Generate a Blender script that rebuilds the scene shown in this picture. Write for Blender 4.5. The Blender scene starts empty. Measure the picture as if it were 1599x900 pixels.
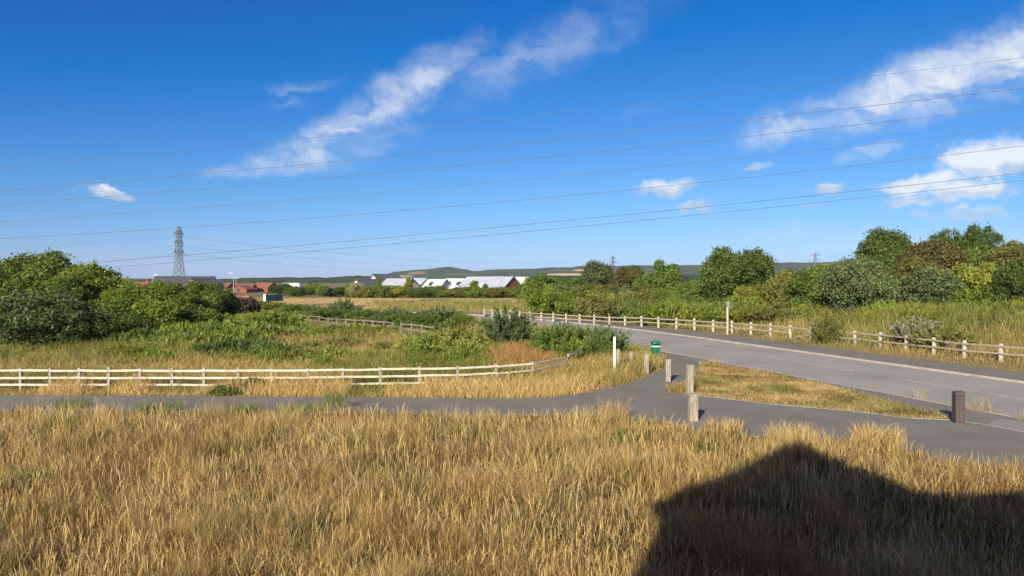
import bpy, bmesh, math, random
import numpy as np
from mathutils import Vector, Matrix, noise as mnoise

# ------------------------------------------------------------------ camera, sky, sun, exposure
S = bpy.context.scene
COL = S.collection
R = math.radians
CAM_H, FPX, PITCH = 5.0, 1150.0, math.atan(12 / 1150)
cd = bpy.data.cameras.new('camera'); cam = bpy.data.objects.new('camera', cd); COL.objects.link(cam)
cam.location = (0, 0, CAM_H); cam.rotation_euler = (R(90) - PITCH, 0, 0)
cd.sensor_width = 36; cd.lens = 36 * FPX / 1599; cd.clip_start = 0.1; cd.clip_end = 20000
S.camera = cam

SUN_EL = R(23.5); SUN_AZ = (-.363, -.932)          # where the sun stands, in plan
W = bpy.data.worlds.new('World'); S.world = W; W.use_nodes = True
nt = W.node_tree; nt.nodes.clear(); N, L = nt.nodes.new, nt.links.new
wo = N('ShaderNodeOutputWorld'); bg = N('ShaderNodeBackground'); bg.inputs[1].default_value = 0.083
L(bg.outputs[0], wo.inputs[0])
sky = N('ShaderNodeTexSky'); sky.sky_type = 'NISHITA'; sky.sun_disc = False
sky.sun_elevation = SUN_EL; sky.sun_rotation = math.atan2(SUN_AZ[0], SUN_AZ[1])
sky.air_density = 1.0; sky.dust_density = 0.2; sky.ozone_density = 3.0
tc = N('ShaderNodeTexCoord'); sep = N('ShaderNodeSeparateXYZ'); L(tc.outputs['Generated'], sep.inputs[0])
def mth(op, a, b=None, clamp=False):
    n = N('ShaderNodeMath'); n.operation = op; n.use_clamp = clamp
    for i, v in enumerate((a, b)):
        if v is None: continue
        if isinstance(v, (int, float)): n.inputs[i].default_value = v
        else: L(v, n.inputs[i])
    return n.outputs[0]
# deepen the clear summer blue of the sky texture, channel by channel
sc_ = N('ShaderNodeSeparateColor'); L(sky.outputs[0], sc_.inputs[0]); cc_ = N('ShaderNodeCombineColor')
r_, g_, b_ = sc_.outputs[0], sc_.outputs[1], sc_.outputs[2]
L(mth('MAXIMUM', mth('MULTIPLY', mth('SUBTRACT', r_, 1.78), .46), .02), cc_.inputs[0])
L(mth('MAXIMUM', mth('MULTIPLY', mth('SUBTRACT', g_, 1.06), .612), .05), cc_.inputs[1])
L(mth('ADD', mth('ADD', mth('MULTIPLY', b_, .62), mth('MULTIPLY', r_, .25)), .70), cc_.inputs[2])
ysafe = mth('MAXIMUM', sep.outputs[1], 0.08)
cu = mth('DIVIDE', sep.outputs[0], ysafe); cv = mth('DIVIDE', sep.outputs[2], ysafe)
comb = N('ShaderNodeCombineXYZ'); L(cu, comb.inputs[0]); L(cv, comb.inputs[1])
def wnoise(scale, detail, rough, vec, sx=1, sy=1, rot=0, dist=0):
    mp = N('ShaderNodeMapping'); mp.inputs['Rotation'].default_value = (0, 0, rot); mp.inputs['Scale'].default_value = (sx, sy, 1)
    L(vec, mp.inputs[0])
    n = N('ShaderNodeTexNoise'); n.inputs['Scale'].default_value = scale; n.inputs['Detail'].default_value = detail
    n.inputs['Roughness'].default_value = rough; n.inputs['Distortion'].default_value = dist
    L(mp.outputs[0], n.inputs['Vector']); return n
def vmath(op, a, b):
    n = N('ShaderNodeVectorMath'); n.operation = op
    for i, v in enumerate((a, b)):
        if isinstance(v, tuple): n.inputs[i].default_value = v
        else: L(v, n.inputs[i])
    return n
warp1 = wnoise(9, 4, .6, comb.outputs[0]); warp2 = wnoise(34, 3, .6, comb.outputs[0])
w1 = vmath('MULTIPLY', vmath('SUBTRACT', warp1.outputs['Color'], (.5, .5, .5)).outputs[0], (.085, .05, 0)).outputs[0]
w2 = vmath('MULTIPLY', vmath('SUBTRACT', warp2.outputs['Color'], (.5, .5, .5)).outputs[0], (.03, .022, 0)).outputs[0]
wuv = vmath('ADD', vmath('ADD', comb.outputs[0], w1).outputs[0], w2).outputs[0]
# fair-weather clouds by direction: (px, py of the direction, half sizes, tilt, density)
WISPY = [(470, 246, 85, 30, 4, 1.0), (540, 200, 90, 36, 38, .85), (600, 162, 80, 42, 35, .85), (665, 122, 75, 40, 38, .75),
         (725, 82, 55, 34, 50, .46), (790, 104, 115, 46, 30, .33), (880, 68, 120, 46, 28, .30), (965, 36, 100, 40, 24, .22), (560, 232, 110, 34, 20, .35), (360, 264, 70, 14, 4, .35),
         (470, 132, 60, 12, 4, .30), (460, 157, 40, 10, 0, .16), (1270, 178, 100, 24, 24, .80),
         (1260, 190, 125, 32, 16, .85), (1370, 150, 130, 46, 22, .95), (1480, 118, 140, 54, 26, 1.0), (1590, 84, 130, 62, 28, 1.0),
         (1352, 236, 62, 14, 20, .62), (1000, 172, 40, 9, 12, .14), (1230, 362, 120, 16, 3, .20), (1420, 380, 260, 22, 3, .24), (1340,372,120,14,3,.2),
         (250, 386, 230, 9, 2, .20), (130, 290, 40, 9, 0, .12)]
PUFFY = [(1172, 265, 36, 10, 14, .8), (1040, 291, 62, 17, 10, .9), (1085, 323, 42, 10, 6, .85), (1295, 298, 32, 11, 3, .9), (1262, 326, 18, 6, 0, .4),
         (176, 299, 46, 12, -8, .95), (1535, 246, 95, 36, 9, 1.05), (1590, 240, 70, 34, 5, 1.05), (1440, 288, 95, 18, 8, .95), (1500, 298, 100, 22, 5, .9), (1430, 314, 80, 14, 4, .75),
         (1530, 330, 75, 16, 4, .62), (1450, 338, 50, 11, 0, .5)]
def cloud(vec, c, soft):
    px, py, a, b, ang, dens = c
    mp = N('ShaderNodeMapping'); mp.vector_type = 'TEXTURE'
    mp.inputs['Location'].default_value = ((px - 799.5) / FPX, (438 - py) / FPX, 0)
    mp.inputs['Rotation'].default_value = (0, 0, R(ang)); mp.inputs['Scale'].default_value = (a / FPX, b / FPX, 1)
    L(vec, mp.inputs[0])
    ln = N('ShaderNodeVectorMath'); ln.operation = 'LENGTH'; L(mp.outputs[0], ln.inputs[0])
    mr = N('ShaderNodeMapRange'); mr.interpolation_type = 'SMOOTHSTEP'
    mr.inputs[1].default_value = 1.25; mr.inputs[2].default_value = soft; mr.inputs[3].default_value = 0; mr.inputs[4].default_value = dens
    L(ln.outputs['Value'], mr.inputs[0]); return mr.outputs[0]
def collect(cs, soft, vec=None):
    o = None
    for c in cs:
        m = cloud(vec or wuv, c, soft); o = m if o is None else mth('MAXIMUM', o, m)
    return o
PUFFY = [(c[0], c[1], c[2] * 1.1, c[3] * (1.25 if c[0] < 1400 else 1.08), c[4], c[5]) for c in PUFFY]
mw, mpf = collect(WISPY, .12), collect(PUFFY, .1)
below = collect(PUFFY, .1, vmath('ADD', wuv, (.001, -.013, 0)).outputs[0])   # mask just under each point: grey shade painted into the cloud bases
streak = wnoise(11, 7, .62, wuv, 1, 2.2, R(-38), .6).outputs['Fac']
puff = wnoise(22, 6, .6, comb.outputs[0], 1, 1.6, 0, .4).outputs['Fac']
def ramp(v, a, b):
    mr = N('ShaderNodeMapRange'); mr.interpolation_type = 'SMOOTHSTEP'; mr.inputs[1].default_value = a; mr.inputs[2].default_value = b
    L(v, mr.inputs[0]); return mr.outputs[0]
dw = mth('MULTIPLY', mw, mth('ADD', mth('MULTIPLY', ramp(streak, .27, .68), .86), .14))
dp = mth('MULTIPLY', ramp(mth('ADD', mpf, mth('MULTIPLY', mth('SUBTRACT', puff, .5), 1.3)), .12, .95), mth('MINIMUM', mth('MULTIPLY', mpf, 2.2), 1.0))
dens = mth('MULTIPLY', mth('MAXIMUM', dw, dp), .93, True)
dens = mth('MULTIPLY', dens, ramp(sep.outputs[1], .1, .25))
# unseen broken cloud added behind the viewer to fill and neutralise the blue shade
bn = wnoise(2.2, 6, .6, tc.outputs['Generated'], 1, 1, 0, .5).outputs['Fac']
dens = mth('MAXIMUM', dens, mth('MULTIPLY', mth('MULTIPLY', ramp(bn, .34, .62), .62), ramp(mth('MULTIPLY', sep.outputs[1], -1), -.05, .35)))
shade = ramp(mth('ADD', mth('MULTIPLY', puff, .5), mth('MULTIPLY', streak, .5)), .3, .62)
inp = ramp(mpf, .0, .25); base_ = ramp(mth('ADD', below, mth('MULTIPLY', mth('SUBTRACT', puff, .5), .5)), .0, .7)
shade = mth('ADD', mth('MULTIPLY', shade, mth('SUBTRACT', 1, inp)), mth('MULTIPLY', base_, inp))
ccol = N('ShaderNodeMixRGB'); ccol.inputs[1].default_value = (3.9, 4.5, 5.5, 1); ccol.inputs[2].default_value = (6.3, 6.6, 7.0, 1); L(shade, ccol.inputs[0])
mixc = N('ShaderNodeMixRGB'); L(dens, mixc.inputs[0]); L(cc_.outputs[0], mixc.inputs[1]); L(ccol.outputs[0], mixc.inputs[2])
L(mixc.outputs[0], bg.inputs[0])

sd = bpy.data.lights.new('sun', 'SUN'); sd.energy = 5.0; sd.angle = R(.53); sd.color = (1, .90, .72)
sun = bpy.data.objects.new('sun', sd); COL.objects.link(sun)
sun.rotation_euler = Vector((-SUN_AZ[0] * math.cos(SUN_EL), -SUN_AZ[1] * math.cos(SUN_EL), -math.sin(SUN_EL))).to_track_quat('-Z', 'Y').to_euler()
S.view_settings.view_transform = 'Standard'; S.view_settings.look = 'None'
S.view_settings.exposure = 0.75; S.view_settings.gamma = 1
S.render.engine = 'CYCLES'
S.cycles.max_bounces = 6; S.cycles.diffuse_bounces = 3; S.cycles.glossy_bounces = 2; S.cycles.transmission_bounces = 3
S.cycles.volume_bounces = 0; S.cycles.use_adaptive_sampling = True; S.cycles.adaptive_threshold = 0.02
S.cycles.use_denoising = True; S.cycles.denoiser = 'OPENIMAGEDENOISE'

# ------------------------------------------------------------------ helpers
rng = np.random.default_rng(7); random.seed(7)
def ray(px, py):
    a, b = (px - 799.5) / FPX, (450 - py) / FPX
    return np.array([a, math.cos(PITCH) + b * math.sin(PITCH), -math.sin(PITCH) + b * math.cos(PITCH)])
def G(px, py, z=0.0):                                # the ground point seen in that direction
    d = ray(px, py); t = (z - CAM_H) / d[2]; return np.array([d[0] * t, d[1] * t])
def AT(px, py, Y):                                   # the point at that distance
    d = ray(px, py); t = Y / d[1]; return np.array([d[0] * t, Y, CAM_H + d[2] * t])
def sst(x, a, b):
    t = np.clip((x - a) / (b - a), 0, 1); return t * t * (3 - 2 * t)
_lat = np.random.default_rng(3).random((256, 256))
def vnoise(x, y, s=1.0, seed=0):
    x = np.asarray(x) * s + seed * 17.3; y = np.asarray(y) * s + seed * 41.7
    xi = np.floor(x).astype(int); yi = np.floor(y).astype(int); fx = x - xi; fy = y - yi
    fx = fx * fx * (3 - 2 * fx); fy = fy * fy * (3 - 2 * fy)
    g = lambda i, j: _lat[(xi + i) % 256, (yi + j) % 256]
    return (g(0, 0) * (1 - fx) + g(1, 0) * fx) * (1 - fy) + (g(0, 1) * (1 - fx) + g(1, 1) * fx) * fy
def fbm(x, y, s=1.0, seed=0, o=4):
    t = 0; a = .5; n = 0
    for k in range(o): t = t + a * vnoise(x, y, s * 2 ** k, seed + k); n += a; a *= .5
    return t / n
def inpoly(x, y, poly):
    c = np.zeros(len(x), bool); n = len(poly)
    for i in range(n):
        x0, y0 = poly[i]; x1, y1 = poly[i - 1]
        if y0 == y1: continue
        c ^= ((y0 > y) != (y1 > y)) & (x < (x1 - x0) * (y - y0) / (y1 - y0) + x0)
    return c
def smooth_line(P, n=12):                            # Catmull-Rom through plan points
    P = [np.array(p, float) for p in P]; P = [2 * P[0] - P[1]] + P + [2 * P[-1] - P[-2]]; out = []
    for i in range(1, len(P) - 2):
        for k in range(n):
            t = k / n
            out.append(.5 * (2 * P[i] + (P[i + 1] - P[i - 1]) * t + (2 * P[i - 1] - 5 * P[i] + 4 * P[i + 1] - P[i + 2]) * t * t + (3 * P[i] - P[i - 1] - 3 * P[i + 1] + P[i + 2]) * t ** 3))
    out.append(P[-2]); return np.array(out)
def line_normals(C):
    T = np.gradient(C, axis=0); T /= np.linalg.norm(T, axis=1)[:, None]
    return np.stack([T[:, 1], -T[:, 0]], 1)          # to the right of the direction of travel

def link(name, me, mat=None, parent=None):
    o = bpy.data.objects.new(name, me); COL.objects.link(o)
    if mat is not None and not me.materials: me.materials.append(mat)
    if parent: o.parent = parent
    return o
def tag(o, label=None, cat=None, group=None, kind=None):
    if label: o['label'] = label
    if cat: o['category'] = cat
    if group: o['group'] = group
    if kind: o['kind'] = kind
    return o
def empty(name, loc, rz=0):
    o = bpy.data.objects.new(name, None); COL.objects.link(o); o.location = loc; o.rotation_euler = (0, 0, rz); o.empty_display_size = .3; return o
def fin(bm, name, mat, parent=None, smooth=False):
    bmesh.ops.recalc_face_normals(bm, faces=bm.faces)
    me = bpy.data.meshes.new(name); bm.to_mesh(me); bm.free()
    if smooth:
        for p in me.polygons: p.use_smooth = True
    return link(name, me, mat, parent)
def np_mesh(name, V, quads=None, tris=None, tint=None, pattern=None):
    """mesh from numpy arrays; pattern = (loop vertex indices, loop starts) if mixed"""
    me = bpy.data.meshes.new(name); me.vertices.add(len(V)); me.vertices.foreach_set('co', np.ascontiguousarray(V, np.float32).ravel())
    if pattern is not None: loops, starts = pattern
    else:
        F = quads if quads is not None else tris
        loops = F.ravel(); starts = np.arange(len(F)) * F.shape[1]
    me.loops.add(len(loops)); me.loops.foreach_set('vertex_index', np.ascontiguousarray(loops, np.int32))
    me.polygons.add(len(starts)); me.polygons.foreach_set('loop_start', np.ascontiguousarray(starts, np.int32))
    me.update(calc_edges=True)
    if tint is not None:
        at = me.attributes.new('tint', 'FLOAT_COLOR', 'FACE')
        c = np.ones((len(starts), 4), np.float32); c[:, :3] = tint; at.data.foreach_set('color', c.ravel())
    return me
def box(bm, c, s, M=None, bev=0):
    r = bmesh.ops.create_cube(bm, size=1); vs = r['verts']
    bmesh.ops.scale(bm, vec=s, verts=vs)
    if bev: 
        es = list({e for v in vs for e in v.link_edges}); b = bmesh.ops.bevel(bm, geom=es, offset=bev, segments=1, affect='EDGES'); vs = list({v for f in b['faces'] for v in f.verts} | {v for v in vs if v.is_valid})
    if M is not None: bmesh.ops.transform(bm, matrix=M, verts=vs)
    bmesh.ops.translate(bm, vec=c, verts=vs)
    return vs
def bar(bm, p0, p1, w, h, bev=0, up=(0, 0, 1)):
    p0, p1 = Vector(p0), Vector(p1); d = p1 - p0; ln = d.length; d.normalize()
    upv = Vector(up)
    if abs(d.dot(upv)) > .98: upv = Vector((0, 1, 0))
    s = d.cross(upv).normalized(); u = s.cross(d).normalized()
    M = Matrix((d, s, u)).transposed().to_4x4()
    return box(bm, (p0 + p1) / 2, (ln, w, h), M, bev)
def tube(bm, pts, rad, n=7, cap=True):
    rings = []
    for i, p in enumerate(pts):
        p = Vector(p); a = Vector(pts[max(i - 1, 0)]); b = Vector(pts[min(i + 1, len(pts) - 1)]); d = (b - a).normalized()
        u = d.orthogonal().normalized() if abs(d.z) > .95 else d.cross(Vector((0, 0, 1))).normalized(); v = d.cross(u)
        r = rad[i] if hasattr(rad, '__len__') else rad
        rings.append([bm.verts.new(p + (u * math.cos(6.2832 * k / n) + v * math.sin(6.2832 * k / n)) * r) for k in range(n)])
    for A, B in zip(rings, rings[1:]):
        for k in range(n): bm.faces.new((A[k], A[(k + 1) % n], B[(k + 1) % n], B[k]))
    if cap: bm.faces.new(rings[0][::-1]); bm.faces.new(rings[-1])

# ------------------------------------------------------------------ materials
def mat(name, build):
    m = bpy.data.materials.new(name); m.use_nodes = True; t = m.node_tree; t.nodes.clear()
    out = t.nodes.new('ShaderNodeOutputMaterial'); build(m, t, t.nodes.new, t.links.new, out); return m
def noisy(name, cols, scale=4, detail=6, rough=.85, bump=0, bscale=None, stretch=(1, 1, 1), coord='Object', metal=0, pos=(.3, .7), fine=None, spec=.3):
    def b(m, t, n, l, out):
        tcd = n('ShaderNodeTexCoord'); mp = n('ShaderNodeMapping'); mp.inputs['Scale'].default_value = stretch; l(tcd.outputs[coord], mp.inputs[0])
        nz = n('ShaderNodeTexNoise'); nz.inputs['Scale'].default_value = scale; nz.inputs['Detail'].default_value = detail; nz.inputs['Roughness'].default_value = .62
        l(mp.outputs[0], nz.inputs['Vector'])
        cr = n('ShaderNodeValToRGB'); e = cr.color_ramp.elements
        for i, c in enumerate(cols):
            p = pos[0] + (pos[1] - pos[0]) * i / (len(cols) - 1)
            el = e[i] if i < 2 and i < len(e) else e.new(p)
            el.position = p; el.color = (*c, 1)
        l(nz.outputs['Fac'], cr.inputs[0]); src = cr.outputs[0]
        if fine:
            fs, fa = fine
            n2 = n('ShaderNodeTexNoise'); n2.inputs['Scale'].default_value = fs; n2.inputs['Detail'].default_value = 3; l(mp.outputs[0], n2.inputs['Vector'])
            mr = n('ShaderNodeMapRange'); mr.inputs[1].default_value = .3; mr.inputs[2].default_value = .7; mr.inputs[3].default_value = 1 - fa; mr.inputs[4].default_value = 1 + fa
            l(n2.outputs['Fac'], mr.inputs[0]); mx = n('ShaderNodeVectorMath'); mx.operation = 'SCALE'; l(src, mx.inputs[0]); l(mr.outputs[0], mx.inputs['Scale']); src = mx.outputs[0]
        p = n('ShaderNodeBsdfPrincipled'); p.inputs['Roughness'].default_value = rough; p.inputs['Metallic'].default_value = metal
        p.inputs['Specular IOR Level'].default_value = spec
        l(src, p.inputs['Base Color']); l(p.outputs[0], out.inputs[0])
        if bump:
            bn = n('ShaderNodeTexNoise'); bn.inputs['Scale'].default_value = bscale or scale * 6; bn.inputs['Detail'].default_value = 5; l(mp.outputs[0], bn.inputs['Vector'])
            bp = n('ShaderNodeBump'); bp.inputs['Strength'].default_value = bump; bp.inputs['Distance'].default_value = .03; l(bn.outputs['Fac'], bp.inputs['Height']); l(bp.outputs[0], p.inputs['Normal'])
    return mat(name, b)
def leafmat(name, col, var=.35, trans=.32):
    """leaf colour x per-leaf tint x per-plant variation, part translucent"""
    def b(m, t, n, l, out):
        at = n('ShaderNodeAttribute'); at.attribute_name = 'tint'
        oi = n('ShaderNodeObjectInfo'); mr = n('ShaderNodeMapRange'); mr.inputs[3].default_value = 1 - var * .5; mr.inputs[4].default_value = 1 + var * .5; l(oi.outputs['Random'], mr.inputs[0])
        v1 = n('ShaderNodeVectorMath'); v1.operation = 'MULTIPLY'; v1.inputs[1].default_value = col; l(at.outputs['Color'], v1.inputs[0])
        v2 = n('ShaderNodeVectorMath'); v2.operation = 'SCALE'; l(v1.outputs[0], v2.inputs[0]); l(mr.outputs[0], v2.inputs['Scale'])
        p = n('ShaderNodeBsdfPrincipled'); p.inputs['Roughness'].default_value = .6; p.inputs['Specular IOR Level'].default_value = .22; l(v2.outputs[0], p.inputs['Base Color'])
        tr = n('ShaderNodeBsdfTranslucent'); v3 = n('ShaderNodeVectorMath'); v3.operation = 'MULTIPLY'; v3.inputs[1].default_value = (1.25, 1.2, .5); l(v2.outputs[0], v3.inputs[0]); l(v3.outputs[0], tr.inputs[0])
        mx = n('ShaderNodeMixShader'); mx.inputs[0].default_value = trans; l(p.outputs[0], mx.inputs[1]); l(tr.outputs[0], mx.inputs[2]); l(mx.outputs[0], out.inputs[0])
    return mat(name, b)
def bladesmat(name, trans=.25):
    def b(m, t, n, l, out):
        at = n('ShaderNodeAttribute'); at.attribute_name = 'tint'
        p = n('ShaderNodeBsdfPrincipled'); p.inputs['Roughness'].default_value = .75; p.inputs['Specular IOR Level'].default_value = .15; l(at.outputs['Color'], p.inputs['Base Color'])
        tr = n('ShaderNodeBsdfTranslucent'); l(at.outputs['Color'], tr.inputs[0])
        mx = n('ShaderNodeMixShader'); mx.inputs[0].default_value = trans; l(p.outputs[0], mx.inputs[1]); l(tr.outputs[0], mx.inputs[2]); l(mx.outputs[0], out.inputs[0])
    return mat(name, b)
M = dict(
    soil=noisy('dry_ground', [(.10, .085, .03), (.19, .14, .055), (.24, .18, .075)], .15, 8, .95, fine=(6, .35)),
    field=noisy('dry_field', [(.33, .22, .08), (.46, .325, .13), (.54, .40, .18)], .12, 8, .95, fine=(1.2, .3), stretch=(1, 1, 1)),
    asphalt=noisy('road_asphalt', [(.235, .222, .188), (.29, .275, .232), (.335, .315, .265)], .22, 9, .9, .25, 60, fine=(10, .10)),
    pave=noisy('path_asphalt', [(.150, .140, .112), (.205, .192, .155)], .5, 7, .92, .3, 70, fine=(13, .20)),
    pale=noisy('pale_asphalt', [(.22, .205, .175), (.27, .25, .215)], .8, 6, .9, .2, 60, fine=(40, .12)),
    kerb=noisy('kerb_concrete', [(.28, .25, .205), (.40, .365, .31)], 1.3, 6, .85, .2, fine=(9, .15)),
    paint=noisy('road_paint', [(.40, .39, .37), (.62, .61, .58)], 1.2, 8, .7, fine=(30, .2)),
    wood=noisy('weathered_timber', [(.15, .125, .095), (.29, .25, .195), (.38, .335, .27)], 3, 7, .9, .5, 20, stretch=(6, 6, .6), fine=(14, .25)),
    rail=noisy('bleached_rail', [(.28, .245, .19), (.50, .455, .375), (.64, .59, .50)], 2, 7, .85, .35, 20, stretch=(1.2, 5, 5), fine=(10, .2)),
    oldwood=noisy('grey_timber', [(.13, .11, .085), (.24, .21, .165)], 3, 7, .9, .4, 20, stretch=(2, 2, 2), fine=(10, .2)),
    brownplastic=noisy('brown_recycled_plastic', [(.058, .044, .042), (.088, .070, .066)], 5, 6, .6, .2, 25, stretch=(4, 4, .5), fine=(12, .25)),
    white=noisy('white_paint', [(.72, .72, .70), (.82, .82, .80)], 3, 5, .5),
    green=noisy('green_plastic', [(.006, .105, .062), (.010, .14, .082)], 4, 5, .38, spec=.5),
    band=noisy('pale_green_band', [(.42, .55, .52), (.52, .64, .60)], 5, 4, .5),
    dark=noisy('dark_interior', [(.015, .018, .018), (.03, .03, .03)], 5, 4, .7),
    metal=noisy('grey_metal', [(.30, .31, .31), (.42, .43, .42)], 4, 5, .5, metal=.3),
    pylon=noisy('galvanised_steel', [(.115, .13, .15), (.17, .185, .20)], .4, 5, .6, metal=.2),
    wire=noisy('overhead_cable', [(.08, .085, .10), (.12, .125, .14)], .2, 3, .6),
    bark=noisy('bark', [(.05, .04, .028), (.13, .10, .07)], 5, 6, .95, .5, stretch=(1, 1, .3)),
    brick=noisy('red_brick', [(.17, .055, .035), (.27, .095, .06)], 1.5, 6, .9, .2, fine=(8, .25)),
    redroof=noisy('red_roof_tile', [(.18, .07, .045), (.26, .105, .07)], .8, 6, .85, .3, fine=(4, .22)),
    slate=noisy('dark_slate', [(.055, .06, .07), (.10, .105, .12)], .8, 6, .6, .2, fine=(4, .2)),
    greyroof=noisy('grey_metal_roof', [(.30, .33, .37), (.40, .43, .47)], .4, 4, .45, stretch=(1, 1, 1), fine=(2, .06)),
    whiteroof=noisy('white_roof_sheet', [(.50, .51, .49), (.62, .62, .60)], .4, 4, .55, fine=(2, .05)),
    render_=noisy('white_render', [(.60, .60, .57), (.74, .73, .70)], .5, 5, .85),
    clad=noisy('grey_blue_cladding', [(.24, .28, .33), (.33, .37, .42)], .6, 5, .8),
    beige=noisy('beige_cladding', [(.36, .33, .27), (.46, .42, .35)], .6, 5, .85),
    glass=noisy('window_glass', [(.03, .04, .055), (.07, .085, .10)], .5, 3, .12, spec=.6),
    teal=noisy('teal_mesh_fence', [(.03, .09, .085), (.05, .13, .12)], 1, 4, .7),
    barrier=noisy('orange_barrier', [(.50, .10, .04), (.62, .16, .07)], 1, 4, .6),
    blades=bladesmat('dry_grass_blades', .28),
)
LEAF = dict(
    bright=leafmat('bright_green_leaves', (.175, .238, .038), .35, .42), mid=leafmat('mid_green_leaves', (.124, .188, .040), .35, .40),
    dark=leafmat('dark_green_leaves', (.080, .122, .030)), grey=leafmat('grey_green_leaves', (.115, .155, .066), .25, .3),
    olive=leafmat('olive_leaves', (.165, .180, .050), .35, .38), bronze=leafmat('bronze_leaves', (.150, .142, .048)),
    yellow=leafmat('yellow_green_leaves', (.205, .240, .046), .35, .42), silver=leafmat('silvery_leaves', (.22, .225, .135), .25, .2),
    sallow=leafmat('sallow_leaves', (.090, .128, .046), .2, .28),
    fern=leafmat('bracken_fronds', (.245, .310, .070), .35, .45),
    purple=leafmat('purple_brown_leaves', (.075, .055, .042)), spiky=leafmat('blue_green_leaves', (.100, .155, .056), .3, .35),
    pale=leafmat('pale_seed_sprays', (.42, .40, .26), .2, .15))

# ------------------------------------------------------------------ plan of the road
KERB = smooth_line([(47, -36), (36.2, -1.3), (31, 15.4), (24.8, 35.5), (19.7, 52), (14.6, 68), (8.6, 83), (1.6, 96), (-7.5, 107.5), (-20, 116), (-36, 121), (-60, 125), (-95, 128), (-140, 130)], 14)
KN = line_normals(KERB)                              # outward = away from the viewer's side
def sdist(x, y):
    """signed distance from the far kerb, positive on the far side"""
    x = np.asarray(x, float).ravel(); y = np.asarray(y, float).ravel(); out = np.empty(len(x))
    for i in range(0, len(x), 20000):
        a = np.stack([x[i:i + 20000], y[i:i + 20000]], 1); d = a[:, None, :] - KERB[None]; q = (d ** 2).sum(2); k = q.argmin(1)
        dd = d[np.arange(len(a)), k]; out[i:i + 20000] = np.sqrt(q[np.arange(len(a)), k]) * np.where((dd * KN[k]).sum(1) > 0, 1, -1)
    return out
ROADW, PAVW = 8.6, 3.2
PATH_TOP = [G(*p) for p in [(-400, 616), (0, 617), (300, 618), (600, 620), (760, 622), (840, 621), (900, 616), (960, 603), (1000, 591), (1025, 580), (1040, 570), (1036, 561), (1026, 554)]]
FRINGE = [G(px, py, .42) for px, py in [(-500, 628), (0, 631), (250, 633), (400, 636), (600, 634), (760, 640), (860, 638), (960, 639), (1040, 648), (1085, 664), (1120, 658), (1190, 674), (1240, 668), (1290, 681), (1330, 678), (1375, 670), (1420, 690), (1450, 704), (1599, 722), (1900, 775)]]
def terrain(x, y, s=None):
    x = np.asarray(x, float).ravel(); y = np.asarray(y, float).ravel()
    if s is None: s = sdist(x, y)
    z = np.full(len(x), -.06)
    z = z + .16 * sst(s, 1.2, 3.0)
    near = np.exp(-((x + 23) / 10) ** 2 - ((y - 62) / 8.5) ** 2)
    z = z + .42 * sst(-s, 9.6, 12) * (1 - sst(-s, 26, 38)) * sst(y, 48, 62) * (x < 6)
    z = z + .95 * near * sst(-s, 10.5, 16)
    z = z + (1.7 * sst(s, 6, 18) + 1.3 * sst(s, 18, 36)) * sst(x, -6, 16) * (1 - sst(y, 105, 140)) 
    z = z + (fbm(x, y, .12, 5) - .5) * .5 * sst(np.abs(s - 1.5), 9, 20) * sst(y, 36, 48)
    return z
def tz(x, y): return float(terrain([x], [y])[0])

# ground sheet to the horizon
ax = np.concatenate([[-9000, -5000, -2800, -1500, -800, -450, -250, -160, -120], np.arange(-90, 90.1, 1.2), [110, 150, 240, 450, 800, 1500, 2800, 5000, 9000]])
ay = np.concatenate([[-9000, -3000, -900, -300, -100, -40], np.arange(-20, 150.1, 1.2), [160, 175, 195, 220, 260, 330, 450, 800, 1500, 2800, 5000, 9000]])
gx, gy = np.meshgrid(ax, ay); nx_ = len(ax)
V = np.stack([gx.ravel(), gy.ravel(), terrain(gx, gy)], 1)
ii, jj = np.meshgrid(np.arange(nx_ - 1), np.arange(len(ay) - 1)); a = (jj * nx_ + ii).ravel()
o = link('ground', np_mesh('ground', V, quads=np.stack([a, a + 1, a + 1 + nx_, a + nx_], 1)), M['soil']); tag(o, kind='structure')
for p in o.data.polygons: p.use_smooth = True

def strip(name, offs, zs, m, C=KERB, Nn=KN, i0=0, i1=None):
    C = C[i0:i1]; Nn = Nn[i0:i1]; k = len(offs); V = []
    for c, n in zip(C, Nn):
        for o_, z in zip(offs, zs): V.append((c[0] + n[0] * o_, c[1] + n[1] * o_, z))
    F = [(i * k + j, i * k + j + 1, (i + 1) * k + j + 1, (i + 1) * k + j) for i in range(len(C) - 1) for j in range(k - 1)]
    me = bpy.data.meshes.new(name); me.from_pydata(V, [], F); me.update(); o = link(name, me, m); tag(o, kind='structure'); return o
strip('road', [-ROADW, 0], [0, 0], M['asphalt'])
strip('kerb', [0, 0, .015, .14, .14], [-.05, .095, .11, .112, .0], M['kerb'])
strip('kerb', [-ROADW - .14, -ROADW - .14, -ROADW, -ROADW], [-.04, .014, .014, -.04], M['kerb'])
strip('pavement', [.14, PAVW, PAVW], [.106, .10, -.1], M['pave'])
def poly(name, pts, z, m, kind='structure'):
    me = bpy.data.meshes.new(name); me.from_pydata([(p[0], p[1], z) for p in pts], [], [list(range(len(pts)))])
    me.update(); bm = bmesh.new(); bm.from_mesh(me); bmesh.ops.triangulate(bm, faces=bm.faces, ngon_method='EAR_CLIP')
    for f in bm.faces:
        if f.normal.z < 0: f.normal_flip()
    bm.to_mesh(me); bm.free()
    o = link(name, me, m); tag(o, kind=kind); return o
NEAR = KERB - KN * (ROADW + .13)
def nearest_i(p, C): return int(((C - np.array(p)) ** 2).sum(1).argmin())
iA = nearest_i(G(1026, 553), NEAR)
near_part = [NEAR[i] for i in range(iA, -1, -1) if NEAR[i][1] > 4]
PATH_NEAR = [np.array(p) + np.array([.15, .9]) for p in FRINGE]
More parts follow.
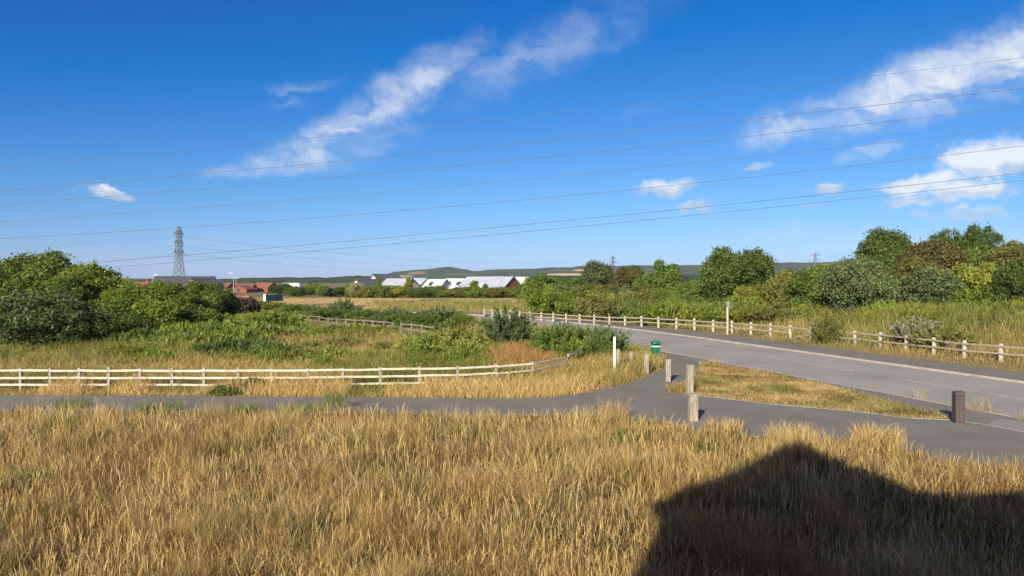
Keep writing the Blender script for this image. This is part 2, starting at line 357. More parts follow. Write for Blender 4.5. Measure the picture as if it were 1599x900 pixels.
path_poly = PATH_TOP + near_part + [np.array([30, 8.0])] + PATH_NEAR[::-1]
poly('footpath', path_poly, -.006, M['pave'])
VERGE = [G(*p) for p in [(1099, 567), (1135, 572), (1200, 582), (1300, 604), (1400, 631), (1484, 654), (1420, 652), (1330, 641), (1200, 630), (1120, 620), (1085, 617), (1062, 612), (1056, 606), (1070, 600), (1084, 590)]]
poly('verge', VERGE, .006, M['field'])
poly('pale_paving', [G(*p) for p in [(1536, 664), (1562, 654), (1640, 664), (1760, 700), (1640, 684)]], 0.0, M['pale'])
# stone edging along the path side of the verge and on to the right
def edging(name, pts, w, m, z=.03):
    bm = bmesh.new()
    for p, q in zip(pts, pts[1:]):
        d = np.array(q) - np.array(p); ln = np.linalg.norm(d); n = max(1, int(ln / .9))
        for k in range(n):
            a_ = np.array(p) + d * (k + .01) / n; b_ = np.array(p) + d * (k + .985) / n; dz = random.uniform(-.006, .006)
            bar(bm, (*a_, z - .05 + dz), (*b_, z - .05 + dz), w, .1, .006)
    o = fin(bm, name, m); tag(o, kind='structure'); return o
edging('path_edging', [G(*p) for p in [(1062, 612.8), (1085, 617.8), (1120, 620.8), (1200, 630.8), (1330, 641.8), (1420, 652.8), (1490, 656), (1535, 662.5), (1640, 682), (1760, 706)]], .07, M['kerb'], .008)
# centre-line dashes
dash = [((1066, 538), (1153, 551.5)), ((1192, 557), (1227, 562.3)), ((1236, 563.8), (1334, 580)), ((1415, 593.5), (1599, 624)), ((1680, 638), (1800, 658)), ((985, 525.5), (1040, 534)), ((925, 517.2), (960, 522))]
for p, q in dash:
    a_, b_ = G(*p), G(*q); d = (b_ - a_) / np.linalg.norm(b_ - a_); n = np.array([-d[1], d[0]]) * .055
    poly('road_marking', [a_ - n, b_ - n, b_ + n, a_ + n], .005, M['paint'])
# dry field beyond the road
poly('field', [(-260, 138), (-140, 137), (-60, 132.5), (-20, 124.5), (-2, 112), (6, 104), (12, 112), (10, 206), (-60, 208), (-160, 205), (-260, 200)], .12, M['field'])

# hills and far woods
def ridge(name, Y, prof, depth, m, seed, amp):
    xs = np.linspace(prof[0][0], prof[-1][0], 420); H = np.interp(xs, [p[0] for p in prof], [p[1] for p in prof]); V = []; rows = 9
    for r_ in range(rows):
        t = r_ / (rows - 1); zz = np.sin(t * math.pi / 2) ** .9
        for x, h in zip(xs, H):
            yy = Y - depth * (1 - t) + (fbm([x], [r_ * 90.], .004, seed)[0] - .5) * depth * .2
            z = h * zz + (fbm([x], [yy], .012, seed + 3, 5)[0] - .5) * amp * (.25 + zz) + (vnoise([x], [yy], .06, seed)[0]) * amp * .35 * zz
            V.append((x * yy / Y, yy, max(z, -2) if r_ else -3))
    n = len(xs); F = [(r_ * n + i, r_ * n + i + 1, (r_ + 1) * n + i + 1, (r_ + 1) * n + i) for r_ in range(rows - 1) for i in range(n - 1)]
    F += [((rows - 1) * n + i + 1, (rows - 1) * n + i, len(V) + i, len(V) + i + 1) for i in range(n - 1)]
    V += [(x * 1.2, Y + depth, -3) for x in xs]
    me = bpy.data.meshes.new(name); me.from_pydata(V, [], F); me.update(); return link(name, me, m)
def hillmat(name, forest, field, patches):
    def b(m, t, n, l, out):
        tcd = n('ShaderNodeTexCoord'); geo = tcd.outputs['Object']
        nz = n('ShaderNodeTexNoise'); nz.inputs['Scale'].default_value = .012; nz.inputs['Detail'].default_value = 8; nz.inputs['Roughness'].default_value = .8; l(geo, nz.inputs['Vector'])
        cr = n('ShaderNodeValToRGB'); e = cr.color_ramp.elements; e[0].position = .35; e[0].color = (*[c * .35 for c in forest], 1); e[1].position = .62; e[1].color = (*[c * 1.9 for c in forest], 1); l(nz.outputs['Fac'], cr.inputs[0])
        src = cr.outputs[0]
        wz = n('ShaderNodeTexNoise'); wz.inputs['Scale'].default_value = .008; wz.inputs['Detail'].default_value = 4; l(geo, wz.inputs['Vector'])
        for (x, z, rx, rz, c) in patches:
            mp = n('ShaderNodeMapping'); mp.vector_type = 'TEXTURE'; mp.inputs['Location'].default_value = (x, 0, z); mp.inputs['Scale'].default_value = (rx, 1e6, rz); l(geo, mp.inputs[0])
            ln = n('ShaderNodeVectorMath'); ln.operation = 'LENGTH'; l(mp.outputs[0], ln.inputs[0])
            ad = n('ShaderNodeMath'); ad.operation = 'MULTIPLY_ADD'; ad.inputs[1].default_value = 1.1; l(wz.outputs['Fac'], ad.inputs[0]); l(ln.outputs['Value'], ad.inputs[2])
            mr = n('ShaderNodeMapRange'); mr.inputs[1].default_value = 1.55; mr.inputs[2].default_value = 1.42; l(ad.outputs[0], mr.inputs[0])
            mx = n('ShaderNodeMixRGB'); mx.inputs[2].default_value = (*c, 1); l(mr.outputs[0], mx.inputs[0]); l(src, mx.inputs[1]); src = mx.outputs[0]
        p = n('ShaderNodeBsdfPrincipled'); p.inputs['Roughness'].default_value = 1; p.inputs['Specular IOR Level'].default_value = 0; l(src, p.inputs['Base Color']); l(p.outputs[0], out.inputs[0])
    return mat(name, b)
def prof(Y, pts): return [(AT(px, py, Y)[0], AT(px, py, Y)[2]) for px, py in pts]
YH = 3600
hl = prof(YH, [(-900, 437), (0, 437), (180, 436), (300, 437), (450, 436), (560, 434), (600, 430), (620, 425), (650, 422.5), (680, 420.5), (700, 418.5), (722, 421), (740, 424), (760, 422), (800, 421), (840, 420), (880, 418), (940, 416.5), (1000, 416), (1090, 415), (1150, 413), (1230, 411), (1310, 410), (1400, 408), (1599, 410), (2400, 420)])
c = lambda px, py: (AT(px, py, YH)[0], AT(px, py, YH)[2])
P = [(*c(672, 428), 45, 7, (.26, .18, .09)), (*c(735, 430), 70, 4, (.13, .125, .05)), (*c(870, 430.5), 110, 5.0, (.50, .38, .17)), (*c(898, 424.5), 45, 4.5, (.52, .40, .18)), (*c(640, 433), 120, 4, (.36, .27, .13))]
o = ridge('hills', YH, hl, 900, hillmat('hill_woods', (.028, .050, .022), (.3, .25, .1), P), 3, 9); tag(o, kind='structure')
farwood = hillmat('far_wood', (.030, .048, .020), (0, 0, 0), [])
o = ridge('far_woods', 1300, prof(1300, [(-900, 438), (0, 438), (240, 438), (330, 437), (430, 436), (500, 434), (560, 433), (600, 434.5), (700, 436), (820, 434), (1000, 431), (1600, 430)]), 120, farwood, 11, 7)
tag(o, 'dark distant belt of woodland along the skyline', 'woods', kind='stuff')

# ------------------------------------------------------------------ the house the photograph is taken from (its shadow lies on the grass)
def gable_prism(bm, x0, x1, y0, y1, z0, ze, zr, along='y', xr=None):
    if along == 'y':
        xr = (x0 + x1) / 2 if xr is None else xr
        P_ = [(x0, z0), (x1, z0), (x1, ze), (xr, zr), (x0, ze)]; A = [bm.verts.new((x, y0, z)) for x, z in P_]; B = [bm.verts.new((x, y1, z)) for x, z in P_]
    else:
        yr = (y0 + y1) / 2
        P_ = [(y0, z0), (y1, z0), (y1, ze), (yr, zr), (y0, ze)]; A = [bm.verts.new((x0, y, z)) for y, z in P_]; B = [bm.verts.new((x1, y, z)) for y, z in P_]
    bm.faces.new(A); bm.faces.new(B[::-1]); n = len(P_)
    for i in range(n): bm.faces.new((A[i], B[i], B[(i + 1) % n], A[(i + 1) % n]))
def roof_pair(bm, half, zr, ze, y0, y1, t=.14, over=.3, xr=0, axis='y'):
    sl = (zr - ze) / half
    for s in (-1, 1):
        e = half + over; pts = [(xr, zr + .02), (xr + s * e, zr + .02 - sl * e), (xr + s * e, zr + .02 - sl * e + t), (xr, zr + .02 + t)]
        f = (lambda u, v, z: (u, v, z)) if axis == 'y' else (lambda u, v, z: (v, u, z))
        A = [bm.verts.new(f(x, y0 - over, z)) for x, z in pts]; B = [bm.verts.new(f(x, y1 + over, z)) for x, z in pts]
        bm.faces.new(A); bm.faces.new(B[::-1])
        for i in range(4): bm.faces.new((A[i], B[i], B[(i + 1) % 4], A[(i + 1) % 4]))
hs = empty('brick_house', (0, 0, 0)); tag(hs, 'brick house with front gable behind the viewer, casting the shadow on the dry grass', 'house')
bm = bmesh.new(); gable_prism(bm, -3.0, 2.5, -9, -1.0, -.06, 8.0, 10.45); fin(bm, 'wall', M['brick'], hs)
bm = bmesh.new(); roof_pair(bm, 2.75, 10.42, 7.97, -9, -1.0, .14, .3, -.25); fin(bm, 'roof', M['slate'], hs)
#hw = empty('brick_house', (0, 0, 0)); tag(hw, 'brick house behind the viewer adjoining the gabled one, ridge parallel to the path', 'house')
bm = bmesh.new(); gable_prism(bm, -2.2, 16, -8.9, -1.25, -.06, 7.5, 10.1, 'x'); fin(bm, 'wall', M['brick'], hs)
bm = bmesh.new(); roof_pair(bm, 3.85, 10.1, 7.5, -1.9, 15.8, .14, .26, -5.07, 'x'); fin(bm, 'roof', M['slate'], hs)

# ------------------------------------------------------------------ grass
def blades(name, x, y, z, h, w, lean, ang, tip_col, mt, seed=1, head=0, parent=None):
    """one mesh of many bent blades; lean in metres at the tip, along ang; tip_col (N,3)"""
    r = np.random.default_rng(seed); n = len(x)
    yaw = r.random(n) * 6.2832; sx, sy = np.cos(yaw) * w * .5, np.sin(yaw) * w * .5
    dx, dy = np.cos(ang) * lean, np.sin(ang) * lean
    P0 = np.stack([x, y, z], 1); S_ = np.stack([sx, sy, 0 * sx], 1)
    curl = r.normal(0, .5, n) * lean; kx, ky = -np.sin(ang) * curl, np.cos(ang) * curl
    P1 = P0 + np.stack([dx * .18, dy * .18, h * .48], 1); P2 = P0 + np.stack([dx * .52 + kx * .6, dy * .52 + ky * .6, h * .84], 1); P3 = P0 + np.stack([dx + kx, dy + ky, h * (1 - .25 * r.random(n) * np.minimum(lean / (h + .01), 1))], 1)
    V = np.stack([P0 - S_, P0 + S_, P1 + S_ * .9, P1 - S_ * .9, P2 + S_ * (.7 + head), P2 - S_ * (.7 + head), P3], 1).reshape(-1, 3)
    b = np.arange(n) * 7
    loops = np.stack([b, b + 1, b + 2, b + 3, b + 3, b + 2, b + 4, b + 5, b + 5, b + 4, b + 6], 1).ravel(); st = np.stack([np.arange(n) * 11, np.arange(n) * 11 + 4, np.arange(n) * 11 + 8], 1).ravel()
    tint = np.repeat(tip_col, 3, axis=0)
    return link(name, np_mesh(name, V, tint=tint, pattern=(loops, st)), mt, parent)
def mixc3(a, b, t): return np.asarray(a)[None] * (1 - t[:, None]) + np.asarray(b)[None] * t[:, None]
STRAW, PALE, BROWN, GREEN, OLIVE, RUST = (.49, .315, .090), (.60, .45, .19), (.25, .155, .055), (.10, .14, .028), (.23, .20, .06), (.38, .20, .085)

def scatter(poly_, n, seed):
    P_ = np.array(poly_); r = np.random.default_rng(seed); lo, hi = P_.min(0), P_.max(0)
    x = r.random(n) * (hi[0] - lo[0]) + lo[0]; y = r.random(n) * (hi[1] - lo[1]) + lo[1]; k = inpoly(x, y, poly_); return x[k], y[k]
# dry meadow in front: nearer to the lens means more blades
FP = [p for p in FRINGE] + [np.array([20, 6.5]), np.array([-20, 6.5])]
def fore(n, seed):
    r = np.random.default_rng(seed)
    Y = 9.0 / (1 - r.random(n) * (1 - 9.0 / 31)); X = (r.random(n) * 2 - 1) * (Y * .74 + 2.5); k = inpoly(X, Y, FP); return X[k], Y[k]
x, y = fore(330000, 21); r = np.random.default_rng(22)
tx, ty = fore(14000, 23); k = r.integers(0, len(tx), 280000); ta = r.random(len(k)) * 6.28; tr = .16 * np.sqrt(r.random(len(k))) * (.5 + ty[k] / 30)
nu = len(x); x = np.concatenate([x, tx[k] + tr * np.cos(ta)]); y = np.concatenate([y, ty[k] + tr * np.sin(ta)]); tuftv = np.concatenate([np.full(nu, .5), r.random(len(tx))[k]]); ta = np.concatenate([r.random(nu) * 6.28, ta]); n = len(x)
fr = np.array(FRINGE); edge = np.full(n, 1e9)
for p, q in zip(fr, fr[1:]):
    d = q - p; t = np.clip(((x - p[0]) * d[0] + (y - p[1]) * d[1]) / (d @ d), 0, 1); edge = np.minimum(edge, np.hypot(x - p[0] - t * d[0], y - p[1] - t * d[1]))
big = fbm(x, y, .35, 1); med = fbm(x, y, 1.3, 9); clump = vnoise(x, y, 3.2, 4)
keep = r.random(n) < .25 + .95 * sst(med * .55 + clump * .45, .22, .6); x, y, edge, big, med, clump, tuftv, ta = [v[keep] for v in (x, y, edge, big, med, clump, tuftv, ta)]; n = len(x)
hollow = sst(fbm(x, y * .6, .45, 141), .54, .66); track = np.exp(-((y - 14.3 - .16 * (x + 8)) / .35) ** 2) * (x < -2)
h = (.14 + .46 * big + .40 * sst(fbm(x, y, .7, 131), .38, .62) + .16 * clump + .24 * (tuftv - .5)) * (.4 + .8 * r.random(n)) * (1 - .45 * hollow) * (1 - .5 * track)
u = r.random(n); golden = sst(y, 17, 25)             # ripest and brightest along the path, more trodden and mixed towards the viewer
col = mixc3((.50, .33, .105), (.66, .49, .20), np.clip(r.random(n) ** 1.4 + (big - .5) * .8, 0, 1)); col = np.where((r.random(n) < golden * .5)[:, None], mixc3((.62, .41, .115), (.70, .51, .20), r.random(n)), col)
col = np.where((r.random(n) < .18)[:, None], mixc3((.74, .62, .37), (.58, .49, .31), r.random(n)), col)
brown = sst(.07 * hollow + fbm(x, y, .42, 31) * .65 + .35 * fbm(x, y, 1.7, 35) + (r.random(n) - .5) * .35 + .08 * sst(-y, -22, -14) - .05 * golden, .44, .60); col = mixc3((1, 1, 1), (.56, .50, .42), brown) * col
gmask = sst(fbm(x, y, .6, 51) + (r.random(n) - .5) * .25, .54, .62); rim = sst(-edge, -1.1, -.1) * sst(fbm(x, y, .35, 57), .50, .60) * (x < 0)
gl = (u < .04) | (u < gmask * .75) | (u < rim * .8)
col = np.where(gl[:, None], mixc3((.10, .135, .030), (.21, .20, .06), r.random(n)), col); col = col * (.55 + .75 * r.random(n))[:, None]
lay = sst(fbm(x, y, .8, 61), .42, .66); ang = np.where(r.random(n) < .25, 6.28 * fbm(x, y, .25, 71), ta) + r.normal(0, 1.2, n)
lean = h * (.08 + .70 * r.random(n) ** 2 + .9 * lay * r.random(n)); fallen = r.random(n) < .14 + .20 * lay; lean = np.where(fallen, .25 + .3 * r.random(n), lean); h = np.where(fallen, h * (.3 + .4 * r.random(n)), h)
w = (.003 + .0038 * r.random(n)) * (1 + y / 30)
h = h * np.where(gl, .75, 1) * (1 - .3 * lay)
o = blades('meadow_grass', x, y, np.full(n, -.07), h, w, lean, ang, col, M['blades'], 5)
tag(o, 'tall dry golden meadow grass filling the foreground before the footpath', 'grass', kind='stuff')
# taller bent stems with seed heads
x, y = fore(36000, 91); n = len(x); r = np.random.default_rng(92)
col = mixc3(PALE, BROWN, r.random(n) ** 1.7) * (.8 + .4 * r.random(n))[:, None]
o = blades('seed_stems', x, y, np.full(n, -.07), .42 + .34 * r.random(n), np.full(n, .010) * (.7 + y / 40), .06 + .22 * r.random(n) ** 2, r.random(n) * 6.28, col, M['blades'], 6, head=.5)
tag(o, 'thin pale seed stems standing above the dry meadow grass', 'grass', kind='stuff')
# dark dead dock and thistle heads, and low green weeds in patches
x, y = fore(26000, 95); k = fbm(x, y, .38, 45) > .545; x, y = x[k], y[k]; n = len(x); r = np.random.default_rng(96)
o = blades('dead_weed_stems', x, y, np.full(n, -.07), .30 + .35 * r.random(n), np.full(n, .014) * (.7 + y / 40), .05 + .2 * r.random(n), r.random(n) * 6.28, mixc3((.075, .05, .03), (.16, .115, .05), r.random(n)), M['blades'], 12, head=.9)
tag(o, 'dark dead weed stems speckled through the dry meadow grass', 'weeds', kind='stuff')
# short scorched grass on the triangular verge and tufts along its edge
x, y = scatter(VERGE, 60000, 33); n = len(x); r = np.random.default_rng(34)
g = sst(fbm(x, y, .6, 12) + (r.random(n) - .5) * .3, .52, .62); col = mixc3((.52, .38, .15), (.20, .20, .06), g) * (.55 + .75 * r.random(n))[:, None]; col = np.where((fbm(x, y, .8, 27) > .56)[:, None], col * np.array([.62, .58, .5]), col)
o = blades('verge_grass', x, y, np.full(n, 0.), .02 + .10 * r.random(n) ** 2 * (.6 + .8 * fbm(x, y, 1.1, 17)) * (1 + g), .012 + .01 * r.random(n), .03 + .12 * r.random(n), r.random(n) * 6.28, col, M['blades'], 7)
tag(o, 'short scorched grass on the triangular verge between path and road', 'grass', kind='stuff')

# ------------------------------------------------------------------ the wild ground between footpath and road
near_left = [NEAR[i] for i in range(iA + 1, len(NEAR)) if NEAR[i][0] > -110]
MIDP = [np.array(p) + np.array([0, -.05]) for p in PATH_TOP] + [p - KN[nearest_i(p, NEAR)] * 1.2 for p in near_left] + [np.array([-110, 60])]
def wedge(n, y0, y1, seed, poly_, side=.76):
    r = np.random.default_rng(seed); Y = y0 / (1 - r.random(n) * (1 - y0 / y1)); X = (r.random(n) * 2 - 1) * (Y * side + 1); k = inpoly(X, Y, poly_); return X[k], Y[k]
x, y = wedge(420000, 29, 112, 41, MIDP); r = np.random.default_rng(42)
inm = np.exp(-((x + 24) / 9.5) ** 2 - ((y - 61) / 8.5) ** 2) + (fbm(x, y, .35, 91) - .5) * .6; k = r.random(len(x)) > .85 * sst(inm, .30, .42); x, y = x[k], y[k]; n = len(x)
zt = terrain(x, y); px = 800 + x / y * FPX
fenceY = 33.5                                        # straw grows long along the fence
nearf = (1 - sst(np.abs(y - 32.6), 1.0, 2.6)) * sst(fbm(x, y * .2, .30, 19), .43, .56); bare = 1 - sst(np.abs(y - 32.6), 1.0, 2.6)
g1 = fbm(x, y, .10, 81); g2 = fbm(x, y, .33, 83)
gr = sst(g1 * .5 + g2 * .5 + (r.random(n) - .5) * .22, .46, .60); gr = np.maximum(gr, sst(-x, 12, 22) * sst(y, 40, 48) * .6) * (1 - .92 * nearf)
rust = sst(-np.hypot((x - 1.2) / 3.0, (y - 45) / 5.5) + 1.1 + (r.random(n) - .5) * .3, .1, .45)
rightdry = sst(x, -3, 3) * (1 - sst(y, 42, 47)); gr = gr * (1 - .8 * rightdry)
col = mixc3(STRAW, PALE, r.random(n)) * .9; green = mixc3((.13, .165, .030), (.23, .23, .05), r.random(n)); olive = mixc3((.28, .25, .075), (.42, .33, .115), r.random(n))
col = np.where((r.random(n) < .5)[:, None], olive, col); col = np.where((r.random(n) < nearf * .95)[:, None], mixc3((.56, .38, .13), (.66, .50, .24), r.random(n)), col)
col = np.where((r.random(n) < gr)[:, None], green, col); col = np.where((r.random(n) < rust)[:, None], mixc3(RUST, STRAW, r.random(n) * .7), col)
col = col * (.6 + .75 * r.random(n))[:, None]
h = (.30 + .75 * g2) * (.5 + .8 * r.random(n)) * (1 - .55 * bare) + nearf * (.15 + .55 * r.random(n) ** 1.5) + rust * .3
h = h * (.6 + .4 * sst(np.minimum(y - np.interp(x, [p[0] for p in PATH_TOP[:10]], [p[1] for p in PATH_TOP[:10]]), 50), 0, 1.0))
ffy = np.interp(px, [380, 442, 498, 568, 627, 676, 720], [118, 93, 82, 76, 70, 64, 60]); h = h * (1 - .78 * sst(y, ffy - 16, ffy - 6) * (px > 370) * (px < 730) * (y < ffy + 4))
o = blades('wild_grass', x, y, zt - .03, h, (.010 + .012 * r.random(n)) * (y / 40), h * (.15 + .7 * r.random(n)), r.random(n) * 6.28, col, M['blades'], 8)
tag(o, 'rough green and straw coloured grass between the footpath fence and the road', 'grass', kind='stuff')

# far verge, bank and field grass
x, y = [], []
r = np.random.default_rng(55); n = 420000
Y = 24 / (1 - r.random(n) * (1 - 24 / 135)); X = (r.random(n) * 2 - 1) * (Y * .76 + 1); X = np.where(X < 0, X * .25, X)
s = sdist(X, Y); k = (s > PAVW + .05) & (s < 34); x, y, s = X[k], Y[k], s[k]; n = len(x); zt = terrain(x, y, s)
edge = sst(s + (r.random(n) - .5) * 1.2 + (fbm(x, y, .4, 2) - .5) * 2, 4.6, 7.6 ); g1 = fbm(x, y, .14, 23); up = sst(s, 7, 14)
gr = np.clip(sst(g1 + (r.random(n) - .5) * .3, .46, .60) * .75 + up * .55, 0, 1)
dry = mixc3((.42, .285, .10), (.54, .41, .18), r.random(n)); brown = mixc3((.25, .195, .065), (.34, .26, .085), r.random(n)); green = mixc3((.15, .19, .042), (.26, .27, .075), r.random(n))
col = np.where((r.random(n) < .45 + .4 * (fbm(x, y, .08, 66) - .5))[:, None], dry, brown); col = np.where((r.random(n) < gr)[:, None], green, col)
col = col * (.7 + .55 * r.random(n))[:, None]
h = .07 + .08 * r.random(n) + edge * (.35 + .7 * g1 + .5 * up) * (.5 + .8 * r.random(n))
o = blades('bank_grass', x, y, zt - .02, h, (.012 + .012 * r.random(n)) * (y / 45) * (.5 + .5 * edge), h * (.15 + .45 * r.random(n)), r.random(n) * 6.28, col, M['blades'], 9)
tag(o, 'tan and olive rough grass on the bank behind the long roadside fence', 'grass', kind='stuff')
FIELDP = [(-200, 139), (-140, 138), (-60, 134), (-20, 126), (-2, 114), (6, 106), (12, 113), (10, 200), (-60, 206), (-160, 203), (-200, 200)]
x, y = scatter(FIELDP, 70000, 77); n = len(x); r = np.random.default_rng(78)
col = mixc3((.38, .255, .095), (.56, .42, .19), r.random(n)) * (.8 + .3 * r.random(n))[:, None]; gg = r.random(n) < sst(fbm(x, y, .05, 5), .5, .7) * .5; col = np.where(gg[:, None], (.22, .20, .065), col)
o = blades('field_grass', x, y, np.full(n, .1), .06 + .22 * r.random(n), .07 + .05 * r.random(n), .3 * r.random(n), r.random(n) * 6.28, col, M['blades'], 10)
tag(o, 'parched tan grass on the slope beyond the road below the hedge', 'grass', kind='stuff')
poly('field_track', [(-32, 196.5), (-6, 191), (9, 186), (9, 188), (-6, 193.4), (-32, 199)], .16, M['pale'])
# short dry grass and litter creeping over the edges of path and verge
r = np.random.default_rng(301); xs, ys = [], []
for line_ in (VERGE + VERGE[:1], PATH_TOP[:12], [np.array(p) + np.array([.1, .75]) for p in FRINGE]):
    for p, q in zip(line_, line_[1:]):
        p, q = np.array(p), np.array(q); m = int(np.linalg.norm(q - p) * 95); t = r.random(m); j = r.normal(0, .10, (m, 2)) * (.4 + 1.4 * fbm(p[0] + t * (q - p)[0], p[1] + t * (q - p)[1], 1.2, 303))[:, None]
        xs.append(p[0] + t * (q - p)[0] + j[:, 0]); ys.append(p[1] + t * (q - p)[1] + j[:, 1])
x, y = np.concatenate(xs), np.concatenate(ys); k = (y < 60) & (np.abs(x) < 40); x, y = x[k], y[k]; n = len(x)
col = np.where((r.random(n) < .22)[:, None], mixc3(GREEN, OLIVE, r.random(n)), mixc3((.40, .29, .12), (.58, .45, .22), r.random(n))) * (.6 + .6 * r.random(n))[:, None]
o = blades('edge_grass', x, y, np.full(n, -.02), .03 + .16 * r.random(n) ** 2, .010 + .012 * r.random(n), .03 + .15 * r.random(n), r.random(n) * 6.28, col, M['blades'], 13)
tag(o, 'short dry grass and litter creeping over the path and verge edges', 'grass', kind='stuff')
# ------------------------------------------------------------------ trees and shrubs
def leaf_quads(P, Nrm, ls, r, along=None, slim=.55):
    n = len(P); Nrm = Nrm / np.linalg.norm(Nrm, axis=1)[:, None]
    t = along if along is not None else r.normal(size=(n, 3)); t = t - (t * Nrm).sum(1)[:, None] * Nrm; t /= np.linalg.norm(t, axis=1)[:, None] + 1e-9
    b = np.cross(Nrm, t); l_ = ls * (.45 + 1.3 * r.random(n) ** 1.6)[:, None]
    return np.stack([P + t * l_, P + b * l_ * slim, P - t * l_, P - b * l_ * slim], 1).reshape(-1, 3)
def crown_mesh(name, seed, rad, z0, z1, nl, lr, per, ls, taper=0.0, tilt=.75, sprig=.2):
    """clumped crown: lobes of leaves in an uneven ellipsoid between z0 and z1"""
    r = np.random.default_rng(seed); hz = (z1 - z0) / 2; zc = z0 + hz; PP, NN, TT = [], [], []
    for k in range(nl):
        d = r.normal(size=3); d /= np.linalg.norm(d); q = r.random() ** .45
        if r.random() < .75: d[2] = abs(d[2]) * (1 if r.random() < .75 else -1)
        lrad = lr * r.uniform(.55, 1.35); c = np.array([d[0] * (rad - lrad * .6) * q, d[1] * (rad - lrad * .6) * q, zc + d[2] * (hz - lrad * .6) * q])
        f = 1 - taper * np.clip((c[2] - z0) / (z1 - z0), 0, 1); c[:2] *= f
        m = int(per * (lrad / lr) ** 2); dd = r.normal(size=(m, 3)); dd[:, 2] = np.where(dd[:, 2] < -.8, -dd[:, 2] * .6, dd[:, 2]); dd /= np.linalg.norm(dd, axis=1)[:, None]
        q = r.uniform(.45, 1.05, m); q = np.where(r.random(m) < sprig, q + r.random(m) * .5, q)
        fl = np.array([1, 1, .95]); PP.append(c + dd * fl * lrad * q[:, None]); NN.append(dd * (1 - tilt) + r.normal(size=(m, 3)) * tilt * .6 + np.array([0, 0, .22])); TT.append(np.full(m, r.uniform(.78, 1.22)))
    P_, Nn, T = np.concatenate(PP), np.concatenate(NN), np.concatenate(TT); k = P_[:, 2] > z0 * .5 - .05; P_, Nn, T = P_[k], Nn[k], T[k]
    n = len(P_); t = T * r.uniform(.65, 1.35, n); tint = np.stack([t * r.uniform(.85, 1.25, n), t, t * r.uniform(.7, 1.2, n)], 1)
    return np_mesh(name, leaf_quads(P_, Nn, ls, r), quads=np.arange(4 * n).reshape(n, 4), tint=tint)
def spray_mesh(name, seed, rad, H, nt, per, ls, arch=.4, slim=.3):
    """upright arching twigs set with narrow leaves"""
    r = np.random.default_rng(seed); PP, AA, TT = [], [], []
    for k in range(nt):
        a = r.random() * 6.2832; q = r.random() ** .6; base = np.array([math.cos(a), math.sin(a), 0]) * rad * q * .55; hh = H * r.uniform(.45, 1.0) * (1 - .35 * q)
        out = np.array([math.cos(a), math.sin(a), 0]) * rad * q * r.uniform(.3, .75) + r.normal(size=3) * np.array([.12, .12, 0]) * rad
        s = r.random(per) ** .75; pos = base + out * (s ** 1.7)[:, None] * (1 + arch * s[:, None]) + np.array([0, 0, 1]) * (hh * (s - arch * .35 * s ** 3))[:, None]
        ax_ = out[None] * (1.7 * s ** .7)[:, None] + np.array([0, 0, hh])[None]; ax_ /= np.linalg.norm(ax_, axis=1)[:, None]
        side = r.normal(size=(per, 3)); AA.append(ax_ * .8 + side * .45); PP.append(pos + side * ls * .5); TT.append(np.full(per, r.uniform(.75, 1.25)))
    P_, A_, T = np.concatenate(PP), np.concatenate(AA), np.concatenate(TT); n = len(P_); Nn = r.normal(size=(n, 3)) + np.array([0, 0, .3])
    t = T * r.uniform(.65, 1.35, n); tint = np.stack([t * r.uniform(.9, 1.2, n), t, t * r.uniform(.75, 1.2, n)], 1)
    return np_mesh(name, leaf_quads(P_, Nn, ls, r, A_, slim), quads=np.arange(4 * n).reshape(n, 4), tint=tint)
def trunk_mesh(name, seed, H, r0, limbs, spread):
    r = random.Random(seed); bm = bmesh.new()
    pts = [(0, 0, -.3)] + [(r.uniform(-.12, .12) * k * .4, r.uniform(-.12, .12) * k * .4, H * k / 5) for k in range(1, 6)]
    tube(bm, pts, [r0 * 1.35, r0, r0 * .85, r0 * .7, r0 * .5, r0 * .25], 8)
    for i in range(limbs):
        k = r.randint(1, 4); p = Vector(pts[k]); a = r.random() * 6.28; l_ = spread * r.uniform(.55, 1); q = p + Vector((math.cos(a) * l_, math.sin(a) * l_, H * r.uniform(.15, .45))); m_ = p.lerp(q, .5) + Vector((0, 0, .12 * H))
        tube(bm, [p, m_, q], [r0 * .5, r0 * .3, r0 * .08], 6)
    bmesh.ops.recalc_face_normals(bm, faces=bm.faces); me = bpy.data.meshes.new(name); bm.to_mesh(me); bm.free(); me.materials.append(M['bark']); return me
def stems_mesh(name, seed, H, rad, n=9):
    r = random.Random(seed); bm = bmesh.new()
    for i in range(n):
        a = r.random() * 6.28; q = r.random() * rad; p = Vector((math.cos(a) * q * .25, math.sin(a) * q * .25, -.15)); e = Vector((math.cos(a) * q, math.sin(a) * q, H * r.uniform(.5, .85)))
        tube(bm, [p, p.lerp(e, .5) + Vector((0, 0, .15 * H)), e], [.05, .035, .012], 5)
    bmesh.ops.recalc_face_normals(bm, faces=bm.faces); me = bpy.data.meshes.new(name); bm.to_mesh(me); bm.free(); me.materials.append(M['bark']); return me
